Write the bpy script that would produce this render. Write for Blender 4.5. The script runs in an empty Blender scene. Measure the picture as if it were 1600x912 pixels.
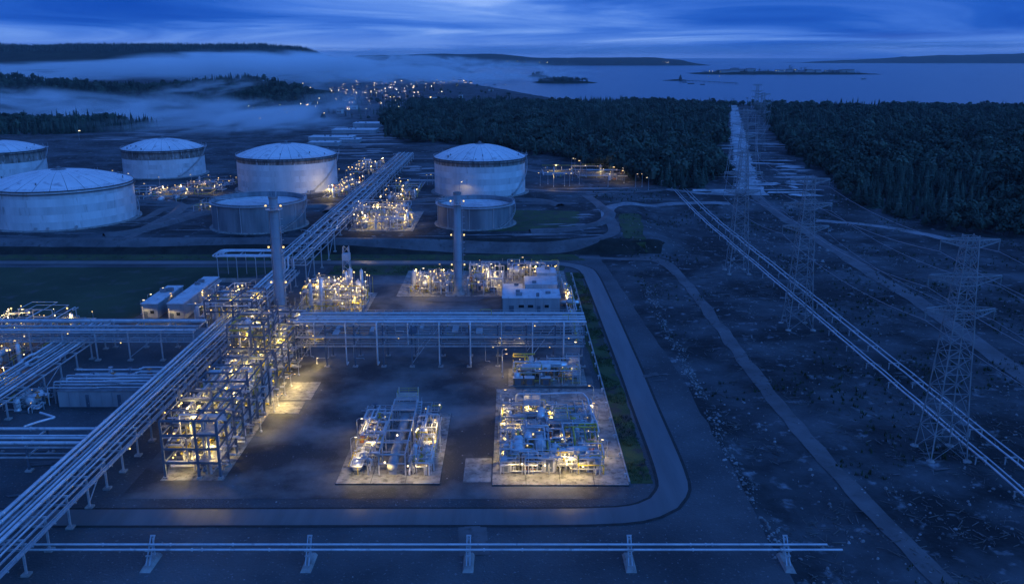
import bpy, math, random
import numpy as np
from mathutils import Vector, noise as mnoise

sc = bpy.context.scene
COL = sc.collection
R = math.radians
random.seed(7)

# ------------------------------------------------------------------ camera
F, H, HORIZON = 1350.0, 80.0, 88.0
PITCH = math.atan((456.0 - HORIZON) / F)
SP, CP = math.sin(PITCH), math.cos(PITCH)
cam = bpy.data.cameras.new("camera")
cam_o = bpy.data.objects.new("camera", cam)
COL.objects.link(cam_o)
cam_o.location = (0, 0, H)
cam_o.rotation_euler = (math.pi / 2 - PITCH, 0, 0)
cam.sensor_width = 36
cam.lens = 36 * F / 1600
cam.clip_start, cam.clip_end = 1.0, 80000
sc.camera = cam_o

# ------------------------------------------------------------------ world: dusk sky with layered cloud
W = bpy.data.worlds.new("World")
sc.world = W
W.use_nodes = True
nt = W.node_tree
N, L = nt.nodes, nt.links
N.clear()
SUN_EL, SUN_ROT = R(24), R(128)
def wn(t, **k):
    n = N.new(t)
    for a, b in k.items():
        setattr(n, a, b)
    return n
out = wn("ShaderNodeOutputWorld")
bg = wn("ShaderNodeBackground")
L.new(bg.outputs[0], out.inputs[0])
sky = wn("ShaderNodeTexSky", sky_type="NISHITA", sun_disc=False)
sky.sun_elevation, sky.sun_rotation = SUN_EL, SUN_ROT
sky.ozone_density = 4.0
sky.altitude = 80
tint = wn("ShaderNodeMixRGB", blend_type="MULTIPLY")
tint.inputs[0].default_value = 1
tint.inputs[2].default_value = (0.004, 0.014, 0.06, 1)      # the blue hour: only skylight left
L.new(sky.outputs[0], tint.inputs[1])
tc = wn("ShaderNodeTexCoord")
sep = wn("ShaderNodeSeparateXYZ")
L.new(tc.outputs["Generated"], sep.inputs[0])
def mth(op, a, b=None, c=None):
    n = wn("ShaderNodeMath", operation=op)
    for i, v in enumerate((a, b, c)):
        if v is None:
            continue
        if isinstance(v, (int, float)):
            n.inputs[i].default_value = v
        else:
            L.new(v, n.inputs[i])
    return n.outputs[0]
zz = mth("ADD", mth("MAXIMUM", sep.outputs[2], 0.0), 0.055)
cmb = wn("ShaderNodeCombineXYZ")
L.new(mth("DIVIDE", sep.outputs[0], zz), cmb.inputs[0])
L.new(mth("DIVIDE", sep.outputs[1], zz), cmb.inputs[1])
n1 = wn("ShaderNodeTexNoise")
n1.inputs["Scale"].default_value = 0.21
n1.inputs["Detail"].default_value = 7
n1.inputs["Roughness"].default_value = 0.55
n1.inputs["Distortion"].default_value = 1.1
mp = wn("ShaderNodeMapping")
mp.inputs["Location"].default_value = (5.0, 19.0, 0)
mp.inputs["Rotation"].default_value = (0, 0, 0.12)
L.new(cmb.outputs[0], mp.inputs[0])
L.new(mp.outputs[0], n1.inputs["Vector"])
ramp = wn("ShaderNodeValToRGB")
cr = ramp.color_ramp
cr.elements[0].position, cr.elements[0].color = 0.29, (0.002, 0.046, 0.33, 1)
cr.elements[1].position, cr.elements[1].color = 0.68, (0.260, 0.410, 0.780, 1)
e = cr.elements.new(0.40); e.color = (0.012, 0.082, 0.42, 1)
e = cr.elements.new(0.50); e.color = (0.046, 0.150, 0.55, 1)
e = cr.elements.new(0.59); e.color = (0.115, 0.250, 0.66, 1)
L.new(n1.outputs[0], ramp.inputs[0])
mixc = wn("ShaderNodeMixRGB")
mixc.inputs[0].default_value = 0.88
L.new(tint.outputs[0], mixc.inputs[1])
L.new(ramp.outputs[0], mixc.inputs[2])
# paler low cloud towards the horizon all round
hb = wn("ShaderNodeMapRange"); hb.interpolation_type = "SMOOTHSTEP"
hb.inputs[1].default_value, hb.inputs[2].default_value, hb.inputs[3].default_value, hb.inputs[4].default_value = 0.0, 0.030, 0.75, 0.0
L.new(sep.outputs[2], hb.inputs[0])
n2 = wn("ShaderNodeTexNoise"); n2.inputs["Scale"].default_value = 3.0; n2.inputs["Detail"].default_value = 4
m2 = wn("ShaderNodeMapping"); m2.inputs["Scale"].default_value = (1, 1, 14); m2.inputs["Location"].default_value = (0.4, 2.1, 0.3)
L.new(tc.outputs["Generated"], m2.inputs[0]); L.new(m2.outputs[0], n2.inputs["Vector"])
hn = wn("ShaderNodeMapRange"); hn.inputs[1].default_value, hn.inputs[2].default_value = 0.36, 0.62
L.new(n2.outputs[0], hn.inputs[0])
mixh = wn("ShaderNodeMixRGB")
L.new(mth("MULTIPLY", hb.outputs[0], hn.outputs[0]), mixh.inputs[0])
L.new(mixc.outputs[0], mixh.inputs[1])
mixh.inputs[2].default_value = (0.150, 0.275, 0.66, 1)
L.new(mixh.outputs[0], bg.inputs[0])
bg.inputs[1].default_value = 1.0

# ------------------------------------------------------------------ the last soft daylight
sun = bpy.data.lights.new("sun", "SUN")
sun_o = bpy.data.objects.new("sun", sun)
COL.objects.link(sun_o)
sun.energy = 0.85
sun.angle = R(50)
sun.color = (0.03, 0.30, 1.0)
# sky rotation is measured from +Y clockwise seen from above
sd = Vector((math.sin(SUN_ROT) * math.cos(SUN_EL), math.cos(SUN_ROT) * math.cos(SUN_EL), math.sin(SUN_EL)))
sun_o.rotation_euler = sd.to_track_quat("Z", "Y").to_euler()

sc.view_settings.view_transform = "Standard"
sc.view_settings.look = "None"
sc.view_settings.exposure = 0.5
sc.view_settings.gamma = 1.0
sc.view_settings.use_curve_mapping = False
sc.render.engine = "CYCLES"
cy = sc.cycles
cy.use_denoising = True
cy.max_bounces, cy.diffuse_bounces, cy.glossy_bounces = 14, 2, 2
cy.transmission_bounces, cy.volume_bounces, cy.transparent_max_bounces = 2, 14, 6
cy.sample_clamp_indirect = 3.0
cy.sample_clamp_direct = 0.0
cy.use_light_tree = True
cy.caustics_reflective = cy.caustics_refractive = False
cy.volume_max_steps = 96
cy.volume_step_rate = 1.5

# ------------------------------------------------------------------ helpers
def g(px, py, z=0.0):
    """ground plan: where a sight line meets the level z (used to survey the site plan)"""
    d = (py - 456.0) / F
    t = (H - z) / (SP + d * CP)
    return (t * (px - 800.0) / F, t * (CP - d * SP), z)

def sst(a, b, v):
    t = min(1.0, max(0.0, (v - a) / (b - a)))
    return t * t * (3 - 2 * t)

def nz(x, y, s, seed=0.0):
    return mnoise.noise((x / s + seed, y / s - seed * 1.7, seed * 0.31))

SEA = -10.0
def coast(x):
    if x > 150: return 1620 + 0.06 * x
    if x > -100: return 1620 + (150 - x) * 4.5
    return 2745 + (-100 - x) * 4.2
def hgt(x, y):
    t = sst(353, 361.5, y) * (1 - sst(58, 80, x))
    r = sst(420, 520, y)
    h = 5.0 * (1 - (1 - t) * (1 - r))
    h -= 9.0 * sst(760, 1500, y)
    rough = sst(44.5, 49, x) * (1 - sst(900, 1000, y))
    if rough > 0:
        h += rough * (0.55 * nz(x, y, 17, 3.3) + 0.28 * nz(x, y, 5, 9.1))
        h -= 0.7 * sst(45, 49, x) * (1 - sst(54, 64, x)) * (1 - sst(255, 285, y)) 
    far = sst(640, 800, y)
    if far > 0:
        h += far * 1.6 * nz(x, y, 90, 5.5)
    c = coast(x)
    h -= 14 * sst(c - 60, c + 60, y)
    return h
def gg(px, py):
    z = 0.0
    for _ in range(12):
        p = g(px, py, z)
        z = 0.5 * z + 0.5 * hgt(p[0], p[1])
    p = g(px, py, z)
    return (p[0], p[1], hgt(p[0], p[1]))

MATS = {}
def mat(name, c1, c2=None, rough=0.7, metal=0.0, scale=0.5, stretch=(1, 1, 1), detail=4, bump=0.0, bscale=None,
        lo=0.35, hi=0.65, c3=None, c3scale=None, c3lo=0.55, c3hi=0.7, emit=None, estr=0.0, spec=0.4):
    m = bpy.data.materials.new(name)
    m.use_nodes = True
    t = m.node_tree
    b = t.nodes["Principled BSDF"]
    b.inputs["Roughness"].default_value = rough
    b.inputs["Metallic"].default_value = metal
    b.inputs["Specular IOR Level"].default_value = spec
    b.inputs["Base Color"].default_value = (*c1, 1)
    pos = t.nodes.new("ShaderNodeNewGeometry").outputs["Position"]
    def noise(s, d=detail, st=stretch):
        mpn = t.nodes.new("ShaderNodeMapping")
        mpn.inputs["Scale"].default_value = st
        t.links.new(pos, mpn.inputs[0])
        n = t.nodes.new("ShaderNodeTexNoise")
        n.inputs["Scale"].default_value = s
        n.inputs["Detail"].default_value = d
        n.inputs["Roughness"].default_value = 0.6
        t.links.new(mpn.outputs[0], n.inputs["Vector"])
        return n.outputs[0]
    def mr(v, a, z):
        n = t.nodes.new("ShaderNodeMapRange")
        n.inputs[1].default_value, n.inputs[2].default_value = a, z
        t.links.new(v, n.inputs[0])
        return n.outputs[0]
    col = None
    if c2 is not None:
        x = t.nodes.new("ShaderNodeMixRGB")
        x.inputs[1].default_value, x.inputs[2].default_value = (*c1, 1), (*c2, 1)
        t.links.new(mr(noise(scale), lo, hi), x.inputs[0])
        col = x.outputs[0]
        if c3 is not None:
            y = t.nodes.new("ShaderNodeMixRGB")
            t.links.new(col, y.inputs[1])
            y.inputs[2].default_value = (*c3, 1)
            t.links.new(mr(noise(c3scale or scale * 4), c3lo, c3hi), y.inputs[0])
            col = y.outputs[0]
        t.links.new(col, b.inputs["Base Color"])
    if bump > 0:
        bn = t.nodes.new("ShaderNodeBump")
        bn.inputs["Strength"].default_value = 1.0
        bn.inputs["Distance"].default_value = bump
        t.links.new(noise(bscale or scale * 6, 5, (1, 1, 1)), bn.inputs["Height"])
        t.links.new(bn.outputs[0], b.inputs["Normal"])
    if emit:
        b.inputs["Emission Color"].default_value = (*emit, 1)
        b.inputs["Emission Strength"].default_value = estr
        m.cycles.emission_sampling = "NONE"
    MATS[name] = m
    return m

def tag(o, label=None, cat=None, group=None, kind=None):
    if label: o["label"] = label
    if cat: o["category"] = cat
    if group: o["group"] = group
    if kind: o["kind"] = kind
    return o
ROOT = {}
def thing(name, label, cat, loc=(0, 0, 0), group=None):
    o = bpy.data.objects.new(name, None)
    o.location = loc
    o.empty_display_size = 0.5
    COL.objects.link(o)
    ROOT[o.name] = Vector(loc)
    return tag(o, label, cat, group)
def link(name, me, parent=None, loc=(0, 0, 0), rz=0.0, scale=None):
    o = bpy.data.objects.new(name, me)
    COL.objects.link(o)
    if parent is not None:
        o.parent = parent
        ROOT[o.name] = ROOT.get(parent.name, Vector((0, 0, 0)))
    o.location = loc
    if rz: o.rotation_euler = (0, 0, rz)
    if scale: o.scale = scale
    return o

class MB:
    def __init__(s): s.v, s.f, s.sm = [], [], []
    def add(s, vs, fs, smooth=False):
        b = len(s.v)
        s.v.extend([tuple(p) for p in vs])
        s.f.extend([tuple(i + b for i in q) for q in fs])
        s.sm.extend([smooth] * len(fs))
        return s
    def box(s, x0, x1, y0, y1, z0, z1):
        vs = [(x, y, z) for z in (z0, z1) for y in (y0, y1) for x in (x0, x1)]
        return s.add(vs, [(0, 2, 3, 1), (4, 5, 7, 6), (0, 1, 5, 4), (2, 6, 7, 3), (0, 4, 6, 2), (1, 3, 7, 5)])
    def cbox(s, cx, cy_, cz, sx, sy, sz, rz=0.0):
        c, n = math.cos(rz), math.sin(rz)
        vs = []
        for dz in (-.5, .5):
            for dy in (-.5, .5):
                for dx in (-.5, .5):
                    a, b = dx * sx, dy * sy
                    vs.append((cx + a * c - b * n, cy_ + a * n + b * c, cz + dz * sz))
        return s.add(vs, [(0, 2, 3, 1), (4, 5, 7, 6), (0, 1, 5, 4), (2, 6, 7, 3), (0, 4, 6, 2), (1, 3, 7, 5)])
    def beam(s, p, q, w, h=None):
        p, q = Vector(p), Vector(q)
        d = q - p
        if d.length < 1e-6: return s
        d.normalize()
        up = Vector((0, 0, 1)) if abs(d.z) < 0.95 else Vector((0, 1, 0))
        a = d.cross(up).normalized() * (w / 2)
        b = a.cross(d).normalized() * ((h or w) / 2)
        vs = [p - a - b, p + a - b, p + a + b, p - a + b, q - a - b, q + a - b, q + a + b, q - a + b]
        return s.add(vs, [(3, 2, 1, 0), (4, 5, 6, 7), (0, 1, 5, 4), (1, 2, 6, 5), (2, 3, 7, 6), (3, 0, 4, 7)])
    def tube(s, pts, r, n=8, caps=True, r2=None):
        pts = [Vector(p) for p in pts]
        m = len(pts)
        rings = []
        pa = None
        for i in range(m):
            if i == 0: d = pts[1] - pts[0]
            elif i == m - 1: d = pts[-1] - pts[-2]
            else: d = (pts[i] - pts[i - 1]).normalized() + (pts[i + 1] - pts[i]).normalized()
            if d.length < 1e-6: d = pts[i] - pts[i - 1]
            d.normalize()
            if pa is None:
                up = Vector((0, 0, 1)) if abs(d.z) < 0.9 else Vector((1, 0, 0))
                a = d.cross(up).normalized()
            else:
                a = (pa - d * pa.dot(d))
                a = a.normalized() if a.length > 1e-5 else d.orthogonal().normalized()
            pa = a
            b = a.cross(d).normalized()
            rr = r if r2 is None else r + (r2 - r) * i / (m - 1)
            k = 1.0
            if 0 < i < m - 1:
                cs = (pts[i] - pts[i - 1]).normalized().dot((pts[i + 1] - pts[i]).normalized())
                k = 1 / max(0.6, math.sqrt(max(0.05, (1 + cs) / 2)))
            ax = a * rr
            bx = b * rr
            rings.append([pts[i] + (ax * math.cos(2 * math.pi * j / n) + bx * math.sin(2 * math.pi * j / n)) * (k if k > 1.05 else 1) for j in range(n)])
        vs = [p for rg in rings for p in rg]
        fs = []
        for i in range(m - 1):
            for j in range(n):
                a0 = i * n + j; a1 = i * n + (j + 1) % n
                fs.append((a0, a1, a1 + n, a0 + n))
        s.add(vs, fs, True)
        if caps:
            s.add(rings[0], [tuple(range(n))])
            s.add(rings[-1], [tuple(reversed(range(n)))])
        return s
    def lathe(s, prof, c, n=24, a0=0.0, a1=2 * math.pi, axis="z", smooth=True):
        """prof: [(r, h)] turned round an axis through c"""
        full = abs(a1 - a0 - 2 * math.pi) < 1e-6
        k = n if full else n + 1
        vs = []
        for (r, h) in prof:
            for j in range(k):
                t = a0 + (a1 - a0) * j / n
                u, w = r * math.cos(t), r * math.sin(t)
                if axis == "z": vs.append((c[0] + u, c[1] + w, c[2] + h))
                elif axis == "x": vs.append((c[0] + h, c[1] + u, c[2] + w))
                else: vs.append((c[0] + w, c[1] + h, c[2] + u))
        fs = []
        for i in range(len(prof) - 1):
            for j in range(n):
                j2 = (j + 1) % k if full else j + 1
                fs.append((i * k + j, i * k + j2, (i + 1) * k + j2, (i + 1) * k + j))
        return s.add(vs, fs, smooth)
    def mesh(s, name, material, off=(0, 0, 0)):
        me = bpy.data.meshes.new(name)
        ox, oy, oz = off
        me.from_pydata([(x - ox, y - oy, z - oz) for x, y, z in s.v], [], s.f)
        me.polygons.foreach_set("use_smooth", s.sm)
        me.materials.append(MATS[material] if isinstance(material, str) else material)
        me.update()
        return me
    def build(s, name, material, parent=None, loc=None):
        """vertices are given in site coordinates; the object's origin is its thing's base"""
        if parent is not None:
            off = ROOT.get(parent.name, Vector((0, 0, 0)))
            return link(name, s.mesh(name, material, off), parent)
        loc = loc or (0, 0, 0)
        o = link(name, s.mesh(name, material, loc), None, loc)
        ROOT[o.name] = Vector(loc)
        return o
def struct(o): return tag(o, kind="structure")

# ------------------------------------------------------------------ materials
mat("earth", (0.060, 0.058, 0.055), (0.105, 0.10, 0.095), 0.85, scale=0.06, bump=0.10, bscale=1.2, c3=(0.16, 0.155, 0.15), c3scale=2.2, c3lo=0.66, c3hi=0.74)
def ground_material():
    """dry moor and clearings: peat, gravel and thin grass mixed by the lie of the land"""
    m = mat("ground", (0.008, 0.010, 0.012), (0.085, 0.095, 0.104), 0.85, scale=0.040, bump=0.45, bscale=0.55, detail=12, lo=0.42, hi=0.64,
            c3=(0.26, 0.28, 0.30), c3scale=0.24, c3lo=0.58, c3hi=0.74)
    return m
ground_material()
mat("gravel", (0.040, 0.046, 0.052), (0.118, 0.128, 0.138), 0.8, scale=0.03, bump=0.35, bscale=2.2, detail=11, lo=.38, hi=.66, c3=(0.30, 0.31, 0.32), c3scale=1.5, c3lo=0.60, c3hi=0.74)
mat("yard_gravel", (0.032, 0.034, 0.038), (0.200, 0.200, 0.200), 0.7, detail=10, scale=0.05, bump=0.05, bscale=4.0, lo=0.42, hi=0.66, c3=(0.17, 0.165, 0.16), c3scale=2.5, c3lo=0.60, c3hi=0.75)
mat("damp_gravel", (0.016, 0.018, 0.020), (0.050, 0.052, 0.056), 0.45, scale=0.4, bump=0.05, bscale=4, detail=8, spec=0.5)
mat("tyre_mark", (0.030, 0.032, 0.034), (0.055, 0.057, 0.060), 0.5, scale=0.3, bump=0.01, bscale=6)
mat("pale_gravel", (0.075, 0.085, 0.095), (0.125, 0.135, 0.145), 0.8, scale=0.06, bump=0.12, bscale=3.0, detail=8, c3=(0.22, 0.23, 0.24), c3scale=1.8, c3lo=0.60, c3hi=0.74)
mat("grass", (0.030, 0.052, 0.016), (0.066, 0.098, 0.030), 0.9, scale=0.09, bump=0.15, bscale=3.0, c3=(0.050, 0.048, 0.040), c3scale=0.22, c3lo=0.5, c3hi=0.62)
mat("dark_field", (0.018, 0.036, 0.012), (0.048, 0.070, 0.028), 0.9, scale=0.03, bump=0.15, bscale=2.0, c3=(0.07, 0.068, 0.062), c3scale=0.12, c3lo=0.55, c3hi=0.7)
mat("asphalt", (0.085, 0.088, 0.092), (0.125, 0.128, 0.132), 0.42, scale=0.35, stretch=(1, 0.12, 1), bump=0.01, bscale=9, c3=(0.10, 0.10, 0.105), c3scale=0.09, spec=0.5)
mat("asphalt_across", (0.045, 0.047, 0.050), (0.080, 0.082, 0.086), 0.42, scale=0.35, stretch=(0.12, 1, 1), bump=0.01, bscale=9, c3=(0.10, 0.10, 0.105), c3scale=0.09, spec=0.5)
mat("shoulder", (0.022, 0.022, 0.023), (0.040, 0.040, 0.040), 0.9, scale=0.8, bump=0.04, bscale=4)
mat("track", (0.070, 0.070, 0.073), (0.135, 0.135, 0.14), 0.6, scale=0.12, bump=0.08, bscale=1.4, c3=(0.06, 0.06, 0.06), c3scale=0.5, c3lo=0.56, c3hi=0.7)
mat("pale_track", (0.13, 0.13, 0.135), (0.34, 0.34, 0.35), 0.5, detail=8, scale=0.10, bump=0.08, bscale=1.4, c3=(0.08, 0.08, 0.08), c3scale=0.35, c3lo=0.54, c3hi=0.68)
mat("frosted_gravel", (0.20, 0.205, 0.21), (0.58, 0.59, 0.60), 0.5, detail=9, scale=0.07, bump=0.08, bscale=1.4, lo=.36, hi=.62, c3=(0.07, 0.07, 0.072), c3scale=0.22, c3lo=0.56, c3hi=0.66)
mat("concrete", (0.24, 0.235, 0.225), (0.40, 0.39, 0.37), 0.7, scale=0.35, bump=0.01, bscale=6, c3=(0.12, 0.115, 0.11), c3scale=0.8, c3lo=0.58, c3hi=0.75)
mat("worn_concrete", (0.17, 0.165, 0.155), (0.36, 0.345, 0.32), 0.75, scale=0.4, bump=0.012, bscale=6, c3=(0.09, 0.088, 0.085), c3scale=0.9, c3lo=0.52, c3hi=0.68)
mat("tank_paint", (0.54, 0.55, 0.56), (0.74, 0.75, 0.76), 0.45, scale=0.14, stretch=(1, 1, 0.12), detail=10, c3=(0.26, 0.22, 0.20), c3scale=0.55, c3lo=0.60, c3hi=0.80)
mat("tank_paint_worn", (0.48, 0.485, 0.49), (0.68, 0.68, 0.69), 0.5, scale=0.18, stretch=(1, 1, 0.12), detail=10, c3=(0.22, 0.18, 0.16), c3scale=0.5, c3lo=0.58, c3hi=0.78)
mat("roof_paint", (0.66, 0.67, 0.68), (0.80, 0.80, 0.80), 0.4, scale=0.08, c3=(0.40, 0.40, 0.42), c3scale=0.16, c3lo=0.56, c3hi=0.70, spec=0.5)
mat("stained_band", (0.10, 0.085, 0.075), (0.34, 0.31, 0.29), 0.6, scale=0.5, stretch=(1, 1, 0.25), c3=(0.55, 0.55, 0.55), c3scale=0.8, c3lo=0.58, c3hi=0.68)
mat("weathered_steel", (0.13, 0.14, 0.155), (0.25, 0.26, 0.275), 0.6, scale=0.25, stretch=(1, 1, 0.15), c3=(0.26, 0.26, 0.27), c3scale=0.3, c3lo=0.56, c3hi=0.7)
mat("dark_steel", (0.035, 0.037, 0.040), (0.07, 0.07, 0.072), 0.6, scale=1.0)
mat("galvanised", (0.40, 0.41, 0.43), (0.58, 0.59, 0.60), 0.42, metal=0.35, scale=0.8)
mat("pipe_steel", (0.52, 0.53, 0.55), (0.70, 0.71, 0.72), 0.34, metal=0.25, scale=0.35, c3=(0.34, 0.34, 0.35), c3scale=0.6, c3lo=0.58, c3hi=0.72)
mat("pipe_dull", (0.26, 0.27, 0.28), (0.42, 0.42, 0.43), 0.45, metal=0.2, scale=0.4, c3=(0.20, 0.16, 0.13), c3scale=0.7, c3lo=0.62, c3hi=0.74)
mat("clad_aluminium", (0.60, 0.60, 0.61), (0.76, 0.76, 0.76), 0.32, metal=0.55, scale=0.6)
mat("steel_blue", (0.075, 0.095, 0.125), (0.13, 0.155, 0.19), 0.55, scale=0.5, c3=(0.22, 0.21, 0.20), c3scale=1.4, c3lo=0.64, c3hi=0.74)
mat("yellow_paint", (0.50, 0.36, 0.05), (0.62, 0.46, 0.08), 0.5, scale=1.0)
mat("orange_paint", (0.46, 0.15, 0.04), (0.55, 0.20, 0.06), 0.5, scale=1.0)
mat("brown_paint", (0.15, 0.09, 0.055), (0.22, 0.14, 0.09), 0.6, scale=1.0)
mat("white_clad", (0.42, 0.42, 0.43), (0.58, 0.58, 0.59), 0.5, scale=0.4, c3=(0.40, 0.39, 0.38), c3scale=1.0, c3lo=0.62, c3hi=0.76)
mat("roof_sheet", (0.50, 0.51, 0.53), (0.66, 0.67, 0.68), 0.45, scale=0.3, c3=(0.28, 0.28, 0.29), c3scale=0.7, c3lo=0.56, c3hi=0.70)
mat("shed_clad", (0.26, 0.27, 0.29), (0.36, 0.37, 0.38), 0.6, scale=0.4, stretch=(1, 1, 0.2))
mat("chimney_paint", (0.24, 0.24, 0.25), (0.34, 0.34, 0.35), 0.5, scale=0.4, stretch=(1, 1, 0.15), c3=(0.20, 0.19, 0.18), c3scale=0.5, c3lo=0.6, c3hi=0.75)
mat("soot", (0.02, 0.02, 0.02), (0.05, 0.05, 0.05), 0.8, scale=1.0)
mat("stone", (0.10, 0.10, 0.10), (0.34, 0.34, 0.34), 0.85, scale=0.2, bump=0.1, bscale=3)
mat("slash", (0.060, 0.054, 0.048), (0.22, 0.21, 0.20), 0.85, scale=0.25)
mat("bark", (0.04, 0.03, 0.025), (0.07, 0.055, 0.045), 0.9, scale=2.0)
mat("needles", (0.018, 0.036, 0.026), (0.052, 0.080, 0.060), 0.8, scale=0.03, lo=0.30, hi=0.7, c3=(0.075, 0.10, 0.075), c3scale=0.11, c3lo=0.56, c3hi=0.70, spec=0.2)
mat("needles_pale", (0.028, 0.050, 0.036), (0.072, 0.102, 0.072), 0.8, scale=0.04, lo=0.30, hi=0.7, c3=(0.10, 0.12, 0.085), c3scale=0.10, c3lo=0.56, c3hi=0.70, spec=0.2)
mat("far_wood", (0.012, 0.022, 0.014), (0.034, 0.046, 0.028), 0.95, scale=0.012, bump=6, bscale=0.05, spec=0.05)
mat("glass_dark", (0.02, 0.025, 0.03), None, 0.12, spec=0.6)
mat("house_wall", (0.42, 0.41, 0.39), (0.55, 0.53, 0.50), 0.7, scale=0.02)
mat("house_roof", (0.07, 0.07, 0.075), (0.13, 0.12, 0.12), 0.7, scale=0.02)
mat("insulator", (0.22, 0.26, 0.26), None, 0.2, spec=0.6)
mat("pylon_steel", (0.20, 0.21, 0.22), (0.32, 0.33, 0.34), 0.5, metal=0.2, scale=0.3)
mat("dark_bank", (0.010, 0.011, 0.009), (0.030, 0.032, 0.026), 0.95, scale=0.2, bump=0.2, bscale=1.5)
mat("wire", (0.30, 0.31, 0.33), (0.38, 0.38, 0.40), 0.4, metal=0.4, scale=0.1)
mat("lamp_warm", (0.8, 0.7, 0.5), None, 0.5, emit=(1.0, 0.62, 0.13), estr=1.7)
mat("lamp_pale", (0.8, 0.8, 0.7), None, 0.5, emit=(1.0, 0.74, 0.34), estr=3.0)
mat("lamp_town", (0.8, 0.7, 0.6), None, 0.5, emit=(1.0, 0.70, 0.34), estr=18.0)
mat("window_lit", (0.6, 0.5, 0.4), None, 0.4, emit=(1.0, 0.62, 0.24), estr=1.2)

def vary_by_tree(name):
    t = MATS[name].node_tree; b = t.nodes["Principled BSDF"]
    src = b.inputs["Base Color"].links[0].from_socket
    oi = t.nodes.new("ShaderNodeObjectInfo")
    mr = t.nodes.new("ShaderNodeMapRange"); mr.inputs[3].default_value, mr.inputs[4].default_value = 0.45, 1.7
    t.links.new(oi.outputs["Random"], mr.inputs[0])
    hs = t.nodes.new("ShaderNodeHueSaturation")
    t.links.new(mr.outputs[0], hs.inputs["Value"]); t.links.new(src, hs.inputs["Color"]); t.links.new(hs.outputs[0], b.inputs["Base Color"])
vary_by_tree("needles"); vary_by_tree("needles_pale")

def water_material():
    m = bpy.data.materials.new("water"); m.use_nodes = True
    t = m.node_tree; b = t.nodes["Principled BSDF"]
    b.inputs["Base Color"].default_value = (0.020, 0.060, 0.10, 1)
    b.inputs["Roughness"].default_value = 0.22
    b.inputs["IOR"].default_value = 1.33
    pos = t.nodes.new("ShaderNodeNewGeometry").outputs["Position"]
    bn = t.nodes.new("ShaderNodeBump"); bn.inputs["Distance"].default_value = 1.0; bn.inputs["Strength"].default_value = 0.35
    n = t.nodes.new("ShaderNodeTexNoise"); n.inputs["Scale"].default_value = 0.02; n.inputs["Detail"].default_value = 6
    mp_ = t.nodes.new("ShaderNodeMapping"); mp_.inputs["Scale"].default_value = (0.35, 1, 1)
    t.links.new(pos, mp_.inputs[0]); t.links.new(mp_.outputs[0], n.inputs["Vector"])
    t.links.new(n.outputs[0], bn.inputs["Height"]); t.links.new(bn.outputs[0], b.inputs["Normal"])
    MATS["water"] = m
water_material()
# ------------------------------------------------------------------ ground
def axis(segs):
    out = []
    for a, b, st in segs:
        n = max(1, int(round((b - a) / st)))
        out += [a + (b - a) * i / n for i in range(n)]
    out.append(segs[-1][1])
    return out
xs = axis([(-14000, -3000, 1000), (-3000, -1200, 120), (-1200, -240, 30), (-240, 34, 8), (34, 62, 1.3), (62, 250, 2.0), (250, 900, 16), (900, 3000, 150), (3000, 14000, 1100)])
ys = axis([(-400, 95, 60), (95, 350, 2.2), (350, 364, 1.2), (364, 560, 3.0), (560, 1000, 12), (1000, 3000, 50), (3000, 7000, 200)])
m = MB()
nx = len(xs)
m.add([(x, y, hgt(x, y)) for y in ys for x in xs],
      [(j * nx + i, j * nx + i + 1, (j + 1) * nx + i + 1, (j + 1) * nx + i) for j in range(len(ys) - 1) for i in range(nx - 1)], True)
struct(m.build("ground", "ground"))
m = MB()
S = 40000
m.add([(-S, 600, SEA), (S, 600, SEA), (S, S, SEA), (-S, S, SEA)], [(0, 1, 2, 3)])
struct(m.build("sea_water", "water"))

def catmull(pts, step=3.0):
    P = [Vector(p[:2]) for p in pts]
    out = []
    for i in range(len(P) - 1):
        p0 = P[max(0, i - 1)]; p1 = P[i]; p2 = P[i + 1]; p3 = P[min(len(P) - 1, i + 2)]
        n = max(1, int((p2 - p1).length / step))
        for k in range(n):
            t = k / n
            out.append(0.5 * ((2 * p1) + (p2 - p0) * t + (2 * p0 - 5 * p1 + 4 * p2 - p3) * t * t + (3 * p1 - p0 - 3 * p2 + p3) * t ** 3))
    out.append(P[-1])
    return out
def ribbon(name, pts, w, material, lift, step=3.0, uneven=0.0, seed=1, kids=None):
    c = catmull(pts, step)
    m = MB()
    vs, fs = [], []
    K = 5
    for i, p in enumerate(c):
        d = (c[min(i + 1, len(c) - 1)] - c[max(i - 1, 0)]).normalized()
        nrm = Vector((-d.y, d.x))
        for k in range(K):
            s = -1 + 2 * k / (K - 1)
            ww = w / 2 * s * (1 + (uneven * nz(p.x, p.y, 9, seed + s) if uneven else 0))
            q = p + nrm * ww
            vs.append((q.x, q.y, hgt(q.x, q.y) + lift + (0.06 if material != "shoulder" else 0.0) * (1 - s * s)))
    for i in range(len(c) - 1):
        for k in range(K - 1):
            a = i * K + k
            fs.append((a + 1, a, a + K, a + K + 1))
    m.add(vs, fs, True)
    return struct(m.build(name, material))
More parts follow.
